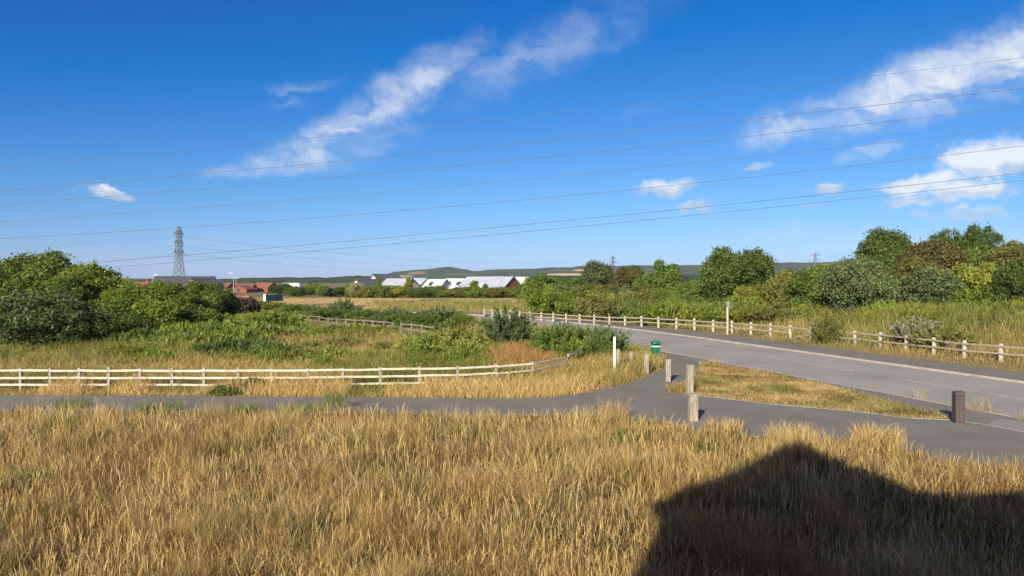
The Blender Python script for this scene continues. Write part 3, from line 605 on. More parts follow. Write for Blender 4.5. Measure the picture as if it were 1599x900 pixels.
# prototypes: (leaf mesh, wood mesh, height, half width)
PROTO = {}
def proto(key, leaf, wood, H, W_): PROTO.setdefault(key, []).append((leaf, wood, H, W_))
for s in (1, 2, 3):
    proto('tree', crown_mesh('crown', 100 + s, 3.5, .6, 7.0, 105, .82, 350, .112, tilt=.7, sprig=.3), trunk_mesh('trunk', s, 5.2, .2, 7, 2.2), 7.2, 3.6)
    proto('bush', crown_mesh('foliage', 200 + s, 2.2, .05, 3.0, 84, .46, 230, .078, sprig=.35), stems_mesh('stems', s, 2.6, 1.5), 3.1, 2.3)
    proto('mound', crown_mesh('foliage', 300 + s, 2.4, -.1, 1.7, 80, .40, 135, .095, tilt=.8, sprig=.4), stems_mesh('stems', 20 + s, 1.4, 1.6), 1.8, 2.5)
    proto('spray', spray_mesh('foliage', 400 + s, 1.6, 2.6, 130, 85, .10), stems_mesh('stems', 40 + s, 1.8, .8), 2.5, 1.6)
for s in (1, 2):
    proto('spire', crown_mesh('crown', 500 + s, 1.3, .3, 5.0, 46, .5, 210, .10, taper=.8), trunk_mesh('trunk', 60 + s, 4.0, .09, 6, .7), 5.1, 1.25)
    proto('willow', crown_mesh('crown', 600 + s, 2.2, .3, 5.2, 60, .62, 240, .085, taper=.35, sprig=.35), trunk_mesh('trunk', 70 + s, 4.2, .13, 7, 1.4), 5.4, 2.2)
for s in (1, 2, 3): proto('fern', spray_mesh('foliage', 800 + s, 2.3, 1.15, 240, 55, .115, arch=.9, slim=.38), stems_mesh('stems', 90 + s, .9, 1.2), 1.2, 2.3)
for s in (1, 2): proto('bigbush', crown_mesh('foliage', 700 + s, 3.9, -.1, 4.3, 170, .72, 300, .085, tilt=.7), stems_mesh('stems', 80 + s, 3.4, 2.4, 14), 4.4, 3.9)
for key in PROTO:                                    # true heights and half widths
    for k, (lm, wm, H, Wd) in enumerate(PROTO[key]):
        c = np.empty(len(lm.vertices) * 3, np.float32); lm.vertices.foreach_get('co', c); c = c.reshape(-1, 3)
        PROTO[key][k] = (lm, wm, float(np.percentile(c[:, 2], 99.6)), float(np.percentile(np.abs(c[:, :2]).max(1), 98)))
_used = {}
def plant(kind, px, ytop, Y, wpx, leaf, name, label, cat, group=None, var=None, sink=.15, least=0):
    """a plant standing on the ground Y metres away, top seen at ytop, wpx wide in the photograph"""
    pt = AT(px, ytop, Y); x = float(pt[0]); z0 = tz(x, Y) - sink; Ht = max(pt[2] - z0, least)
    lst = PROTO[kind]; k = _used.get(kind, 0); _used[kind] = k + 1; lm, wm, H, Wd = lst[(k if var is None else var) % len(lst)]
    e = empty(name, (x, Y, z0), random.random() * 6.28); sx = wpx * Y / FPX / (2 * Wd); e.scale = (sx, sx * random.uniform(.9, 1.1), Ht / H)
    tag(e, label, cat, group)
    f = link('crown' if kind in ('tree', 'spire', 'willow') else 'foliage', lm, LEAF[leaf], e)
    f.material_slots[0].link = 'OBJECT'; f.material_slots[0].material = LEAF[leaf]
    link('trunk' if kind in ('tree', 'spire', 'willow') else 'stems', wm, None, e); return e
T, B_, MD, SP = 'tree', 'bush', 'mound', 'spray'
# the clump of trees on the left
plant(T, 66, 397, 72, 112, 'mid', 'broadleaf_tree', 'tallest rounded tree of the left clump, topping the skyline', 'tree')
plant(T, 6, 410, 70, 110, 'mid', 'broadleaf_tree', 'leafy green tree cut by the left edge beside the tallest rounded tree', 'tree')
plant(T, 140, 416, 64, 108, 'bright', 'broadleaf_tree', 'yellow-green tree just right of the tallest tree in the left clump', 'tree')
plant(T, 100, 436, 60, 100, 'mid', 'broadleaf_tree', 'mid green tree behind the big dark grey-green bush', 'tree')
plant(T, 205, 446, 59, 100, 'bright', 'broadleaf_tree', 'bright young tree in front of the small red roofs', 'tree')
plant(T, 262, 442, 60, 96, 'bright', 'broadleaf_tree', 'bright sunlit tree in front of the lattice pylon', 'tree')
plant(T, 314, 442, 63, 84, 'mid', 'broadleaf_tree', 'mid green tree at the right end of the left clump', 'tree')
plant(B_, 168, 470, 56, 90, 'mid', 'bush', 'mid green bush under the yellow-green tree', 'bush')
plant(B_, 240, 470, 57, 96, 'bright', 'bush', 'bright leafy bush below the sunlit tree by the pylon', 'bush')
plant('bigbush', 52, 458, 52.5, 180, 'sallow', 'bush', 'big rounded dark grey-green bush at the left edge', 'bush', var=0)
plant('bigbush', 120, 490, 53, 92, 'dark', 'bush', 'dark bush tucked against the big grey-green bush', 'bush')
plant(B_, 200, 494, 55, 84, 'dark', 'bush', 'low dark bush in the shade under the bright young tree', 'bush')
plant(B_, 345, 453, 66, 52, 'dark', 'bush', 'narrow dark bush at the foot of the last tree in the left clump', 'bush')
plant(B_, 378, 465, 74, 50, 'purple', 'bush', 'purple-brown twiggy bush beside the first post of the middle fence', 'bush')
plant(B_, 300, 478, 60, 84, 'mid', 'bush', 'green bush below the right end of the left clump', 'bush')
# bracken and bramble mound
for i, (k, px, yt, Y, w, lf, lab) in enumerate([
    (MD, 422, 494, 69, 72, 'fern', 'rounded bright bramble topping the mound'), ('fern', 372, 497, 69, 90, 'mid', 'mid green bramble left of the one topping the mound'), ('fern', 335, 495, 66, 100, 'fern', 'bright bracken mound running down from the left clump'),
    ('fern', 290, 501, 63, 100, 'mid', 'green bracken mound below the right end of the left clump'), ('fern', 252, 513, 59, 90, 'fern', 'bright bracken low on the left flank of the mound'), ('fern', 380, 498, 65, 110, 'fern', 'broad bright bracken in the middle of the mound'),
    ('fern', 330, 506, 61, 110, 'mid', 'broad mid green bracken on the front of the mound'), ('fern', 425, 503, 63, 70, 'mid', 'mid green bramble on the right flank of the mound'), ('fern', 290, 517, 57, 96, 'fern', 'bright bracken near the foot of the mound'), ('fern', 382, 513, 58, 100, 'fern', 'bright bracken above the dark bramble mat'),
    ('fern', 338, 520, 56, 90, 'mid', 'mid green bracken at the foot of the mound'), ('fern', 226, 527, 54, 84, 'mid', 'low bramble right of the big grey-green bush'),
    ('fern', 378, 536, 49, 100, 'spiky', 'dark blue-green bramble mat between mound and white fence'), ('fern', 425, 540, 47.5, 96, 'mid', 'low green bramble at the right of the dark mat'), ('fern', 345, 544, 47, 60, 'dark', 'small dark bramble mat close to the white fence'),
    ('fern', 470, 512, 60, 60, 'fern', 'small bright bramble right of the mound'), ('fern', 515, 510, 60, 44, 'mid', 'small green bramble on the grass right of the mound'), ('fern', 560, 508, 60, 90, 'yellow', 'yellow-green leafy clump below the middle fence'), ('fern', 500, 545, 45, 100, 'fern', 'wide bright leafy patch above the white fence'),
    (SP, 705, 511, 52, 80, 'yellow', 'yellow-green leafy clump near the end of the middle fence'), (SP, 668, 522, 48, 80, 'fern', 'bright leafy clump below the middle fence end'), (SP, 730, 528, 47, 66, 'fern', 'bright leafy clump left of the rusty dry grass')]):
    plant(k, px, yt, Y, w * 1.15, lf, 'bramble', lab, 'bramble', least=1.2 if yt >= 505 and px < 400 else .6)
rb_ = random.Random(3)
for k in range(22):                                  # bracken spreading down the slope in front of the mound
    px = rb_.uniform(225, 440); py = rb_.uniform(522, 552) - (px - 225) * .04; Y = float(G(px, py)[1])
    plant(rb_.choice(['fern', 'fern', MD]), px, py - 20, Y, rb_.uniform(55, 90), rb_.choice(['fern', 'bright', 'fern', 'yellow']), 'bracken', 'bright bracken clump on the slope between the left trees and the white fence', 'bracken', 'bracken clumps on the slope', least=rb_.uniform(.9, 1.5))
plant(B_, 398, 590, 33.2, 34, 'dark', 'bush', 'dark green bush growing through the white fence', 'bush')
plant(MD, 360, 601, 32.4, 60, 'mid', 'bramble', 'low green weeds at the foot of the white fence', 'bramble')
rs_ = random.Random(5)
# shrubs along the middle fence
for px, yt, Y, w, lf, k, lab in [
    (405, 470, 112, 34, 'mid', B_, 'green shrub behind the far end of the middle fence'), (432, 473, 106, 40, 'yellow', B_, 'yellow-green shrub behind the far end of the middle fence'), (462, 476, 100, 44, 'mid', B_, 'mid green shrub behind the middle fence, left of the pointed dark one'),
    (492, 477, 92, 30, 'spiky', SP, 'pointed dark shrub rising behind the middle fence'), (537, 468, 86, 46, 'spiky', SP, 'tallest dark spiky shrub along the middle fence'), (512, 482, 84, 46, 'mid', B_, 'green shrub left of the tallest spiky shrub on the middle fence'),
    (572, 484, 82, 46, 'mid', B_, 'green shrub right of the tallest spiky shrub on the middle fence'), (617, 482, 78, 44, 'spiky', SP, 'blue-green spiky shrub midway along the middle fence'), (642, 488, 74, 56, 'mid', B_, 'green shrub hiding the gap in the middle fence'),
    (690, 481, 71, 48, 'spiky', SP, 'blue-green spiky shrub by the last bays of the middle fence'), (668, 490, 69, 40, 'mid', B_, 'green shrub on the last bays of the middle fence'), (722, 490, 66, 40, 'bright', SP, 'bright thin shrub past the middle fence end')]:
    plant(k, px, yt, Y, w * 1.2, lf, 'shrub', lab, 'shrub')
for k in range(16):
    px = 396 + k * 21 + rs_.uniform(-5, 5); Y = float(np.interp(px, [390, 442, 498, 568, 627, 676, 720], [119, 94, 84, 78, 72, 66, 63])) + rs_.uniform(1, 4)
    plant(rs_.choice([B_, SP]), px, float(np.interp(px, [390, 500, 720], [479, 490, 501])) + rs_.uniform(-2, 5), Y, rs_.uniform(34, 52), rs_.choice(['mid', 'bright', 'spiky', 'yellow']), 'shrub', 'low green shrub in the row along the middle fence', 'shrub', 'row of low shrubs along the middle fence')
plant(SP, 795, 484, 53, 78, 'spiky', 'shrub', 'tall bushy blue-green shrub standing before the bend of the road', 'shrub')
plant(B_, 788, 503, 53, 44, 'grey', 'shrub', 'grey-green foot of shrub below the tall blue-green one', 'shrub')
plant(SP, 880, 507, 47, 74, 'mid', 'shrub', 'spiky shrub with upright tips at the near road edge', 'shrub')
plant(SP, 855, 516, 46.5, 70, 'mid', 'shrub', 'green shrub left of the spiky one at the near road edge', 'shrub')
plant(SP, 912, 512, 46.5, 74, 'bright', 'shrub', 'leafy green shrub behind the end of the white fence', 'shrub')
plant(SP, 944, 511, 45.5, 62, 'spiky', 'shrub', 'dark spiky shrub behind the white marker post', 'shrub')
plant(B_, 940, 524, 45, 56, 'mid', 'shrub', 'dark low shrub behind the white marker post', 'shrub')
plant(SP, 888, 535, 43, 50, 'bright', 'shrub', 'bright low shrub inside the curve of the white fence', 'shrub')

# trees standing out on the bank to the right
for k, px, yt, Y, w, lf, nm, lab in [
    (T, 845, 430, 128, 66, 'mid', 'broadleaf_tree', 'green tree beside the brick red gable'), (T, 895, 436, 122, 60, 'mid', 'broadleaf_tree', 'low green tree left of the pale willow'), ('willow', 935, 409, 112, 50, 'grey', 'willow_tree', 'pale grey-green willow beside the small far pylon'),
    (T, 985, 417, 108, 56, 'bronze', 'broadleaf_tree', 'reddish bronze tree right of the pale willow'), (B_, 1018, 428, 100, 50, 'mid', 'bush', 'green bush right of the reddish bronze tree'), ('spire', 1030, 408, 94, 24, 'mid', 'young_tree', 'slim pointed young tree, left one of the pair'), ('spire', 1049, 414, 94, 30, 'mid', 'young_tree', 'slim pointed young tree, right one of the pair'),
    (T, 1128, 390, 84, 84, 'dark', 'broadleaf_tree', 'large dark round tree rising over the fence behind the post sign'), (T, 1172, 392, 86, 74, 'dark', 'broadleaf_tree', 'dark round tree joined to the right of the large one behind the post sign'),
    ('bigbush', 1340, 406, 67, 104, 'grey', 'bush', 'silvery grey-green bush below the single dark round tree'), (T, 1381, 361, 84, 80, 'dark', 'broadleaf_tree', 'single dark round tree standing clear of the scrub'), (T, 1480, 362, 86, 60, 'dark', 'broadleaf_tree', 'left half of the dark pair of trees on the skyline'), (T, 1530, 355, 86, 66, 'dark', 'broadleaf_tree', 'right and taller half of the dark pair of trees on the skyline'),
    (T, 1458, 378, 78, 92, 'bronze', 'broadleaf_tree', 'bronze-brown tree between the dark round trees'), (T, 1585, 380, 74, 90, 'olive', 'broadleaf_tree', 'olive-brown tree cut by the right edge of the photo'), (T, 1420, 404, 72, 90, 'olive', 'broadleaf_tree', 'olive tree below and right of the single dark round tree'),
    (B_, 1520, 414, 66, 84, 'yellow', 'bush', 'yellowish bush with bright tips under the dark pair of trees'), (B_, 1592, 414, 60, 70, 'dark', 'bush', 'dark bush at the right edge under the bronze tree'), (B_, 1275, 421, 74, 90, 'mid', 'bush', 'green bush below the far pylon with two arms'),
    (B_, 1240, 424, 76, 70, 'olive', 'bush', 'olive bush right of the large dark round tree'), (B_, 1306, 418, 76, 60, 'olive', 'bush', 'olive bush left of the silvery one'), (B_, 1080, 440, 92, 56, 'mid', 'bush', 'green bush between the pointed pair and the large dark round tree'),
    (B_, 960, 442, 112, 56, 'dark', 'bush', 'dark bush under the reddish bronze tree'), (B_, 905, 470, 100, 38, 'dark', 'bush', 'small dark bush on the brown grass behind the fence'), (B_, 1450, 421, 66, 90, 'grey', 'bush', 'grey-green bush under the bronze-brown tree'),
    (SP, 1290, 492, 57.0, 44, 'olive', 'bush', 'dark weedy bush growing through the gap in the roadside fence'), (SP, 1430, 497, 51.5, 70, 'silver', 'bramble', 'pale flowering bramble behind the roadside fence'), (SP, 1470, 508, 50, 90, 'olive', 'bramble', 'olive bramble in front of the pale flowering one')]:
    plant(k, px, yt, Y, w, lf, nm, lab, 'tree' if 'tree' in nm else ('bush' if nm == 'bush' else 'bramble'))
# the scrub between them: three bands of look-alike bushes
rs = random.Random(11); G1 = 'scrub bushes massed on the bank'
fy = lambda px: float(np.interp(px, [700, 748, 826, 900, 1000, 1111, 1213, 1328, 1521, 1600, 1700], [112, 103, 91, 84, 77, 71, 64, 56.5, 45.6, 43, 40]))
line = lambda px: float(np.interp(px, [820, 900, 1000, 1100, 1250, 1350, 1450, 1640], [440, 446, 446, 440, 416, 406, 392, 390]))
low = lambda px: float(np.interp(px, [820, 900, 1000, 1100, 1300, 1640], [468, 474, 477, 480, 490, 499]))
for dY, f, x0, step, w0, kinds, leaves in [(30, .05, 850, 40, 70, (B_, B_, MD), ('mid', 'olive', 'mid', 'bright', 'grey', 'olive')), (22, .34, 860, 40, 70, (B_, B_, MD), ('mid', 'olive', 'bright', 'bright', 'mid', 'yellow')),
        (16, .60, 900, 38, 66, (B_, MD, SP), ('mid', 'bright', 'olive', 'bright', 'yellow')), (11, .80, 960, 32, 66, ('fern', 'fern', SP), ('mid', 'fern', 'yellow', 'bright', 'olive')), (7.5, .95, 1020, 46, 56, (SP, 'fern', SP), ('olive', 'olive', 'bright', 'yellow'))]:
    px = x0
    while px < 1660:
        q = f + rs.uniform(-.06, .06); yt = line(px) * (1 - q) + low(px) * q
        plant(rs.choice(kinds), px, yt, fy(px) + dY * (.75 + .35 * (px > 1200)) + rs.uniform(-1.5, 1.5), w0 * rs.uniform(.85, 1.35), rs.choice(leaves), 'bush', 'rounded green bush in the mass of scrub behind the roadside fence', 'bush', G1)
        px += step * rs.uniform(.75, 1.2)
# leafy weeds and bracken through the rough grass of the middle ground
G2 = 'weed clumps in the rough grass'
for k in range(64):
    py = rs.uniform(500, 585); px = rs.uniform(150, 860)
    if px > 370 and py < 532: continue
    Y = float(G(px, py)[1]); hp = rs.uniform(.45, 1.0) * 1150 / Y; w_ = rs.uniform(1.2, 2.8) * 1150 / Y
    plant(rs.choice([SP, 'fern', 'fern']), px, py - hp, Y, w_, rs.choice(['bright', 'yellow', 'mid', 'olive', 'bright']), 'weed_clump', 'leafy green weed clump in the rough grass behind the white fence', 'weeds', G2)
# hedge under the white houses and bushes left of it
px = 556
while px < 830:
    plant(B_, px, rs.uniform(446, 452), rs.uniform(200, 206), rs.uniform(30, 42), rs.choice(['bright', 'mid', 'yellow', 'mid']), 'hedge_bush', 'green bush in the hedge line below the white houses', 'bush', 'hedge below the white houses', sink=.4); px += rs.uniform(12, 16)
for px, yt, w, lf, k, lab in [(592, 434, 9, 'mid', 'spire', 'slim dark conifer before the white gable'), (638, 435, 12, 'yellow', 'spire', 'small yellow-green tree before the long grey roof'), (741, 439, 14, 'bright', 'spire', 'small bright tree before the biggest grey roof'), (758, 444, 10, 'mid', 'spire', 'tiny tree right of the one before the biggest grey roof')]:
    plant(k, px, yt, 204, w, lf, 'young_tree', lab, 'tree', sink=.4)
plant(B_, 557, 442, 203, 28, 'silver', 'bush', 'silvery bush at the left end of the hedge', 'bush', sink=.4)
plant(T, 845, 436, 190, 40, 'mid', 'broadleaf_tree', 'green tree just right of the last white roof', 'tree')
px = 432
while px < 560:
    plant(B_ if rs.random() < .6 else T, px, rs.uniform(440, 451), rs.uniform(212, 250), rs.uniform(24, 40), rs.choice(['mid', 'mid', 'bright', 'dark']), 'bush', 'green bush in the belt between the red roofs and the white houses', 'bush', 'belt of bushes left of the white houses', sink=.4); px += rs.uniform(11, 17)

# ------------------------------------------------------------------ houses
def house(px, D, Lpx, Wm, ytop, yeave, rot, wall, roof, label, gable=None, sky=0, chim=False, base=-.5, name='house'):
    c = AT(px, ytop, D); x = c[0]; zr = c[2]; ze = AT(px, yeave, D)[2]; Lm = Lpx * D / FPX / max(.35, abs(math.cos(R(rot)))); h = Lm / 2
    e = empty(name, (x, D, base), R(rot)); tag(e, label, 'house'); zr -= base; ze -= base
    bm = bmesh.new(); gable_prism(bm, -h, h, -Wm / 2, Wm / 2, 0, ze, zr - .05, 'x'); fin(bm, 'wall', M[wall], e)
    if gable:
        bm = bmesh.new(); sgn = gable[1]; xx = sgn * (h + .012)
        vs = [bm.verts.new((xx, y_, z_)) for y_, z_ in ((-Wm / 2, .1), (Wm / 2, .1), (Wm / 2, ze - .02), (0, zr - .1), (-Wm / 2, ze - .02))]; bm.faces.new(vs); 
        g = bmesh.ops.extrude_face_region(bm, geom=bm.faces[:]); bmesh.ops.translate(bm, vec=(sgn * .05, 0, 0), verts=[v for v in g['geom'] if isinstance(v, bmesh.types.BMVert)])
        fin(bm, 'gable_cladding', M[gable[0]], e)
    bm = bmesh.new(); roof_pair(bm, Wm / 2, zr, ze, -h, h, .16, .3, 0, 'x'); rf = fin(bm, 'roof', M[roof], e)
    sl = (zr - ze) / (Wm / 2)
    for s in (-1, 1):
        bm = bmesh.new()
        for q in (-1, 1): bar(bm, (s * (h + .33), -q * .08, zr + .09 + sl * .08), (s * (h + .33), q * (Wm / 2 + .3), zr + .06 - sl * (Wm / 2 + .3)), .06 + .01 * q, .3)
        fin(bm, 'bargeboard', M['slate'] if roof != 'redroof' else M['brick'], e)
    for k in range(sky):
        xs = (k - (sky - 1) / 2) * Lm * .4 - Lm * .05; bm = bmesh.new(); ym = -Wm * .25; zm = zr - sl * Wm * .25 + .24
        bar(bm, (xs, ym + .55, zm + .55 * sl), (xs, ym - .55, zm - .55 * sl), 1.1, .1); w_ = fin(bm, 'window', M['glass'], e)
        bm = bmesh.new(); n_ = Vector((0, -sl, 1)).normalized() * .03
        for q in (-.6, .6): bar(bm, Vector((xs + q, ym + .6, zm + .6 * sl)) + n_, Vector((xs + q, ym - .6, zm - .6 * sl)) + n_, .1, .12)
        for q in (-.65, 0, .65): bar(bm, Vector((xs - .55, ym + q, zm + q * sl)) + n_, Vector((xs + .55, ym + q, zm + q * sl)) + n_, .09, .12)
        fin(bm, 'frame', M['slate'], w_)
    for s in (-1, 1):                                # a window in each gable, one more in the long wall
        bm = bmesh.new(); box(bm, (s * (h + .07), -.1, ze - .2), (.06, 1.1, 1.2)); fin(bm, 'window', M['glass'], e)
    bm = bmesh.new(); box(bm, (0, -Wm / 2 - .02, ze - 1.3), (1.3, .06, 1.2)); fin(bm, 'window', M['glass'], e)
    if chim:
        bm = bmesh.new(); box(bm, (h * .7, 0, zr + .4), (.7, .55, 1.5)); box(bm, (h * .7, 0, zr + 1.2), (.8, .65, .12)); fin(bm, 'chimney', M['brick'], e)
    return e
house(571, 222, 24, 6, 436.5, 446, 40, 'render_', 'slate', 'small white gabled house with dark roof, leftmost of the white group')
house(602, 236, 32, 8, 428.6, 441, 38, 'render_', 'slate', 'tallest white house with pointed gable and slate roof')
house(624, 214, 42, 8, 436, 450, -34, 'beige', 'greyroof', 'house with long pale grey roof and dark verge edge', ('beige', 1))
house(648, 224, 40, 8, 435.5, 449, -34, 'beige', 'greyroof', 'house with grey roof and beige gable behind the yellow-green tree', ('beige', 1))
house(680, 220, 34, 7, 437, 452, -30, 'clad', 'whiteroof', 'white roofed house with one skylight', ('clad', 1), 1)
house(716, 222, 40, 8, 436, 452, -30, 'clad', 'whiteroof', 'white roofed house with two skylights', ('clad', 1), 2)
house(765, 216, 72, 10, 433, 451, -36, 'brick', 'greyroof', 'big grey roofed house with brick red gable', ('brick', 1))
house(812, 232, 28, 8, 433.5, 448, -20, 'render_', 'whiteroof', 'plain white roof just right of the brick red gable')
house(188, 250, 18, 8, 436, 446, 25, 'brick', 'redroof', 'red roofed house leftmost above the trees', None, 0, False, -1)
house(220, 262, 34, 8, 441, 449, -12, 'brick', 'redroof', 'red roofed house with chimney left of the lattice pylon', None, 0, True, -1)
house(290, 262, 76, 12, 432.3, 444, 26, 'clad', 'slate', 'wide dark slate roofed house at the foot of the pylon', ('render_', -1), 0, False, -1)
house(316, 250, 18, 8, 435, 445, 70, 'slate', 'slate', 'slate roofed wing with front gable right of the pylon', None, 0, False, -1)
house(348, 300, 28, 9, 442.5, 450, -8, 'brick', 'redroof', 'red roofed house left of the tall street lamp', None, 0, False, -1)
house(382, 310, 28, 9, 444, 450, 6, 'brick', 'redroof', 'red roofed house right of the tall street lamp', None, 0, False, -1)
house(379, 296, 12, 7, 447, 452, 86, 'brick', 'redroof', 'small front gable wing with arched look before the red roof', None, 0, False, -1)
house(414, 320, 27, 9, 442, 449, -12, 'brick', 'redroof', 'red roofed house furthest right of the red group', None, 0, False, -1)
e = empty('flat_building', (*AT(458, 450, 330)[:2], -1)); tag(e, 'flat roofed white building right of the red roofs', 'building')
bm = bmesh.new(); box(bm, (0, 0, 2.3), (7.0, 6, 4.6)); fin(bm, 'wall', M['white'], e); bm = bmesh.new(); box(bm, (0, 0, 4.72), (7.5, 6.5, .24)); fin(bm, 'roof', M['greyroof'], e)
bm = bmesh.new(); [box(bm, (q, -3.03, 2.9), (1.4, .08, 1.2)) for q in (-2.2, 0, 2.2)]; fin(bm, 'window_band', M['glass'], e)

# ------------------------------------------------------------------ pylons and wires
def lattice(bm, H, prof_, wbar, panels):
    """four tapering legs with crossed bracing; prof_ = [(height share, half width)]"""
    hw = lambda t: float(np.interp(t, [p[0] for p in prof_], [p[1] for p in prof_])); lv = [k / panels for k in range(panels + 1)]; lv = [1 - (1 - t) ** 1.25 for t in lv]
    for a_, b_ in zip(lv, lv[1:]):
        A = [(sx * hw(a_), sy * hw(a_), H * a_) for sx, sy in ((-1, -1), (1, -1), (1, 1), (-1, 1))]; B = [(sx * hw(b_), sy * hw(b_), H * b_) for sx, sy in ((-1, -1), (1, -1), (1, 1), (-1, 1))]
        for k in range(4):
            bar(bm, A[k], B[k], wbar, wbar); bar(bm, A[k], B[(k + 1) % 4], wbar * .6, wbar * .6); bar(bm, A[(k + 1) % 4], B[k], wbar * .6, wbar * .6); bar(bm, B[k], B[(k + 1) % 4], wbar * .6, wbar * .6)
def pylon(px, ytop, D, rz, label, wb, base=-1.0, arms=((.60, 4.4), (.74, 3.6), (.88, 4.0))):
    c = AT(px, ytop, D); H = c[2] - base; e = empty('pylon', (c[0], D, base), rz); tag(e, label, 'pylon')
    bm = bmesh.new(); lattice(bm, H, [(0, .082 * H), (.22, .062 * H), (.5, .036 * H), (.95, .025 * H), (1, .004 * H)], wb, 11); fin(bm, 'lattice_body', M['pylon'], e); tips = []
    for t, l_ in arms:
        z = H * t; q = float(np.interp(t, [0, .22, .5, .95], [.082, .062, .036, .025])) * H
        for s in (-1, 1):
            bm = bmesh.new(); tip = (s * (l_ + q), 0, z)
            for sy in (-1, 1): bar(bm, (s * q, sy * q, z), tip, wb * .7, wb * .7); bar(bm, (s * q, sy * q, z + H * .045), tip, wb * .7, wb * .7)
            for f in (.3, .6): bar(bm, (s * (q + l_ * f), q * (1 - f), z), (s * (q + l_ * f), -q * (1 - f), z + H * .045 * (1 - f)), wb * .5, wb * .5)
            ar = fin(bm, 'cross_arm', M['pylon'], e)
            bm = bmesh.new(); tube(bm, [(tip[0], 0, z), (tip[0], 0, z - .5), (tip[0], 0, z - 1.4)], [wb * .5, wb * .8, wb * .5], 6); fin(bm, 'insulator', M['pylon'], ar)
            tips.append(Matrix.Translation((c[0], D, base)) @ Matrix.Rotation(rz, 4, 'Z') @ Vector((tip[0], 0, z - 1.4)))
    return tips
P1 = pylon(279, 353, 400, R(80), 'tall steel lattice pylon rising behind the dark roofed house', .25, arms=((.60, 3.4), (.74, 2.8), (.88, 3.1)))
P2 = pylon(957, 399, 900, R(12), 'small far lattice pylon above the willow and the wooded ridge', .34, arms=((.62, 3.2), (.76, 5.2), (.90, 3.4)))
P3 = pylon(1273, 395, 800, R(-6), 'far pylon with wide arms just above the scrub on the right', .30, arms=((.78, 6.2), (.92, 5.0)))
def wire(p, q, sag, rad, label, group, n=40):
    p, q = Vector(p), Vector(q); bm = bmesh.new(); pts = []
    for k in range(n + 1):
        t = k / n; v = p.lerp(q, t); v.z -= sag * 4 * t * (1 - t); pts.append(v)
    tube(bm, pts, rad, 5); o = fin(bm, 'overhead_wire', M['wire'], None, True); tag(o, label, 'overhead wire', group)
WG = 'seven heavy wires crossing the sky'
for (yl, ym, yr, D0, lab) in [(262, 190, 90, 168, 'thin earth wire, the highest line across the sky'), (298, 232, 138, 162, 'second wire from the top, upper of its close pair'), (320, 257, 166, 178, 'third wire from the top, lower of its close pair'),
        (347, 288, 199, 162, 'fourth wire from the top, faint and alone in mid sky'), (373, 320, 228, 176, 'fifth wire from the top, meeting the head of the lattice pylon'), (422, 359, 270, 163, 'second lowest heavy wire above the horizon'), (431, 370, 282, 176, 'lowest heavy wire, just above the horizon trees')]:
    # a sagging span seen at both picture edges and its middle; carried on past the frame along the same line
    Dl, Dr = D0 * 1.08, D0 * .92; a_ = AT(0, yl, Dl); b_ = AT(1599, yr, Dr)
    Dm = (Dl + Dr) / 2; s_mid = (a_[2] + b_[2]) / 2 - AT(800, ym, Dm)[2]; ext = .35
    d = b_ - a_; f = lambda t: np.array([*(a_ + d * t)[:2], a_[2] + d[2] * t - s_mid * 4 * t * (1 - t)])
    bm = bmesh.new(); tube(bm, [tuple(f(t)) for t in np.linspace(-ext, 1 + ext, 60)], .034 if yl == 262 or yl == 347 else .05, 5); o = fin(bm, 'overhead_wire', M['wire'], None, True); tag(o, lab, 'overhead wire', WG)
for k, (p, q) in enumerate(zip(P1, P2)):
    wire(p, q, 9, .026, 'faint far wire sagging from the lattice pylon towards the far pylon', 'faint far wires from the lattice pylon', 40)
    wire(p, (p[0] - 330, p[1] + 40, p[2] + 4), 8, .028, 'faint far wire running left from the lattice pylon', 'faint far wires left of the lattice pylon', 30)

# ------------------------------------------------------------------ fences
def timber(bm, x, y, z0, h, s, rz=0, lean=(0, 0), top=0):
    Mx = Matrix.Rotation(lean[0], 4, 'X') @ Matrix.Rotation(lean[1], 4, 'Y') @ Matrix.Rotation(rz, 4, 'Z'); vs = box(bm, (0, 0, 0), (s, s, h), None, s * .07); bmesh.ops.translate(bm, vec=(0, 0, h / 2), verts=vs)
    bmesh.ops.transform(bm, matrix=Matrix.Translation((x, y, z0)) @ Mx, verts=vs)
    return vs
def fence(name, label, P_, h, s, rails, rw, rh, pm, rm, missing=(), sink=.3, group=None, side=-1, jit=.02):
    P_ = [np.array(p, float) for p in P_]; mid = P_[len(P_) // 2]; e = empty(name, (mid[0], mid[1], tz(*mid))); tag(e, label, 'fence', group)
    ctr = Vector(e.location); r = random.Random(len(P_)); Z = [tz(*p) for p in P_]
    for i, (p, z) in enumerate(zip(P_, Z)):
        q = P_[min(i + 1, len(P_) - 1)] - P_[max(i - 1, 0)]; rz = math.atan2(q[1], q[0]); bm = bmesh.new()
        timber(bm, 0, 0, -sink, h + sink + r.uniform(-.04, .05), s, rz, (r.uniform(-.02, .02), r.uniform(-.025, .025))); o = fin(bm, 'post', pm, e); o.location = Vector((*p, z)) - ctr
    for i in range(len(P_) - 1):
        d = P_[i + 1] - P_[i]; d = d / np.linalg.norm(d); nrm = np.array([d[1], -d[0]]) * (s / 2 + rw / 2 + .003) * (-side)
        for k, rz_ in enumerate(rails):
            if (i, k) in missing: continue
            j = lambda: r.uniform(-jit, jit)
            a_ = Vector((*(P_[i] + nrm - d * .02 * (1 if i % 2 else -1)), Z[i] + rz_ + j())) - ctr; b_ = Vector((*(P_[i + 1] + nrm + d * .0), Z[i + 1] + rz_ + j())) - ctr
            if (i, k) in DROPPED.get(name, ()): b_.z -= .5
            bm = bmesh.new(); bar(bm, a_, b_, rw, rh, .012); fin(bm, 'rail', rm, e)
    return e
DROPPED = {'roadside_fence': {(9, 1)}}
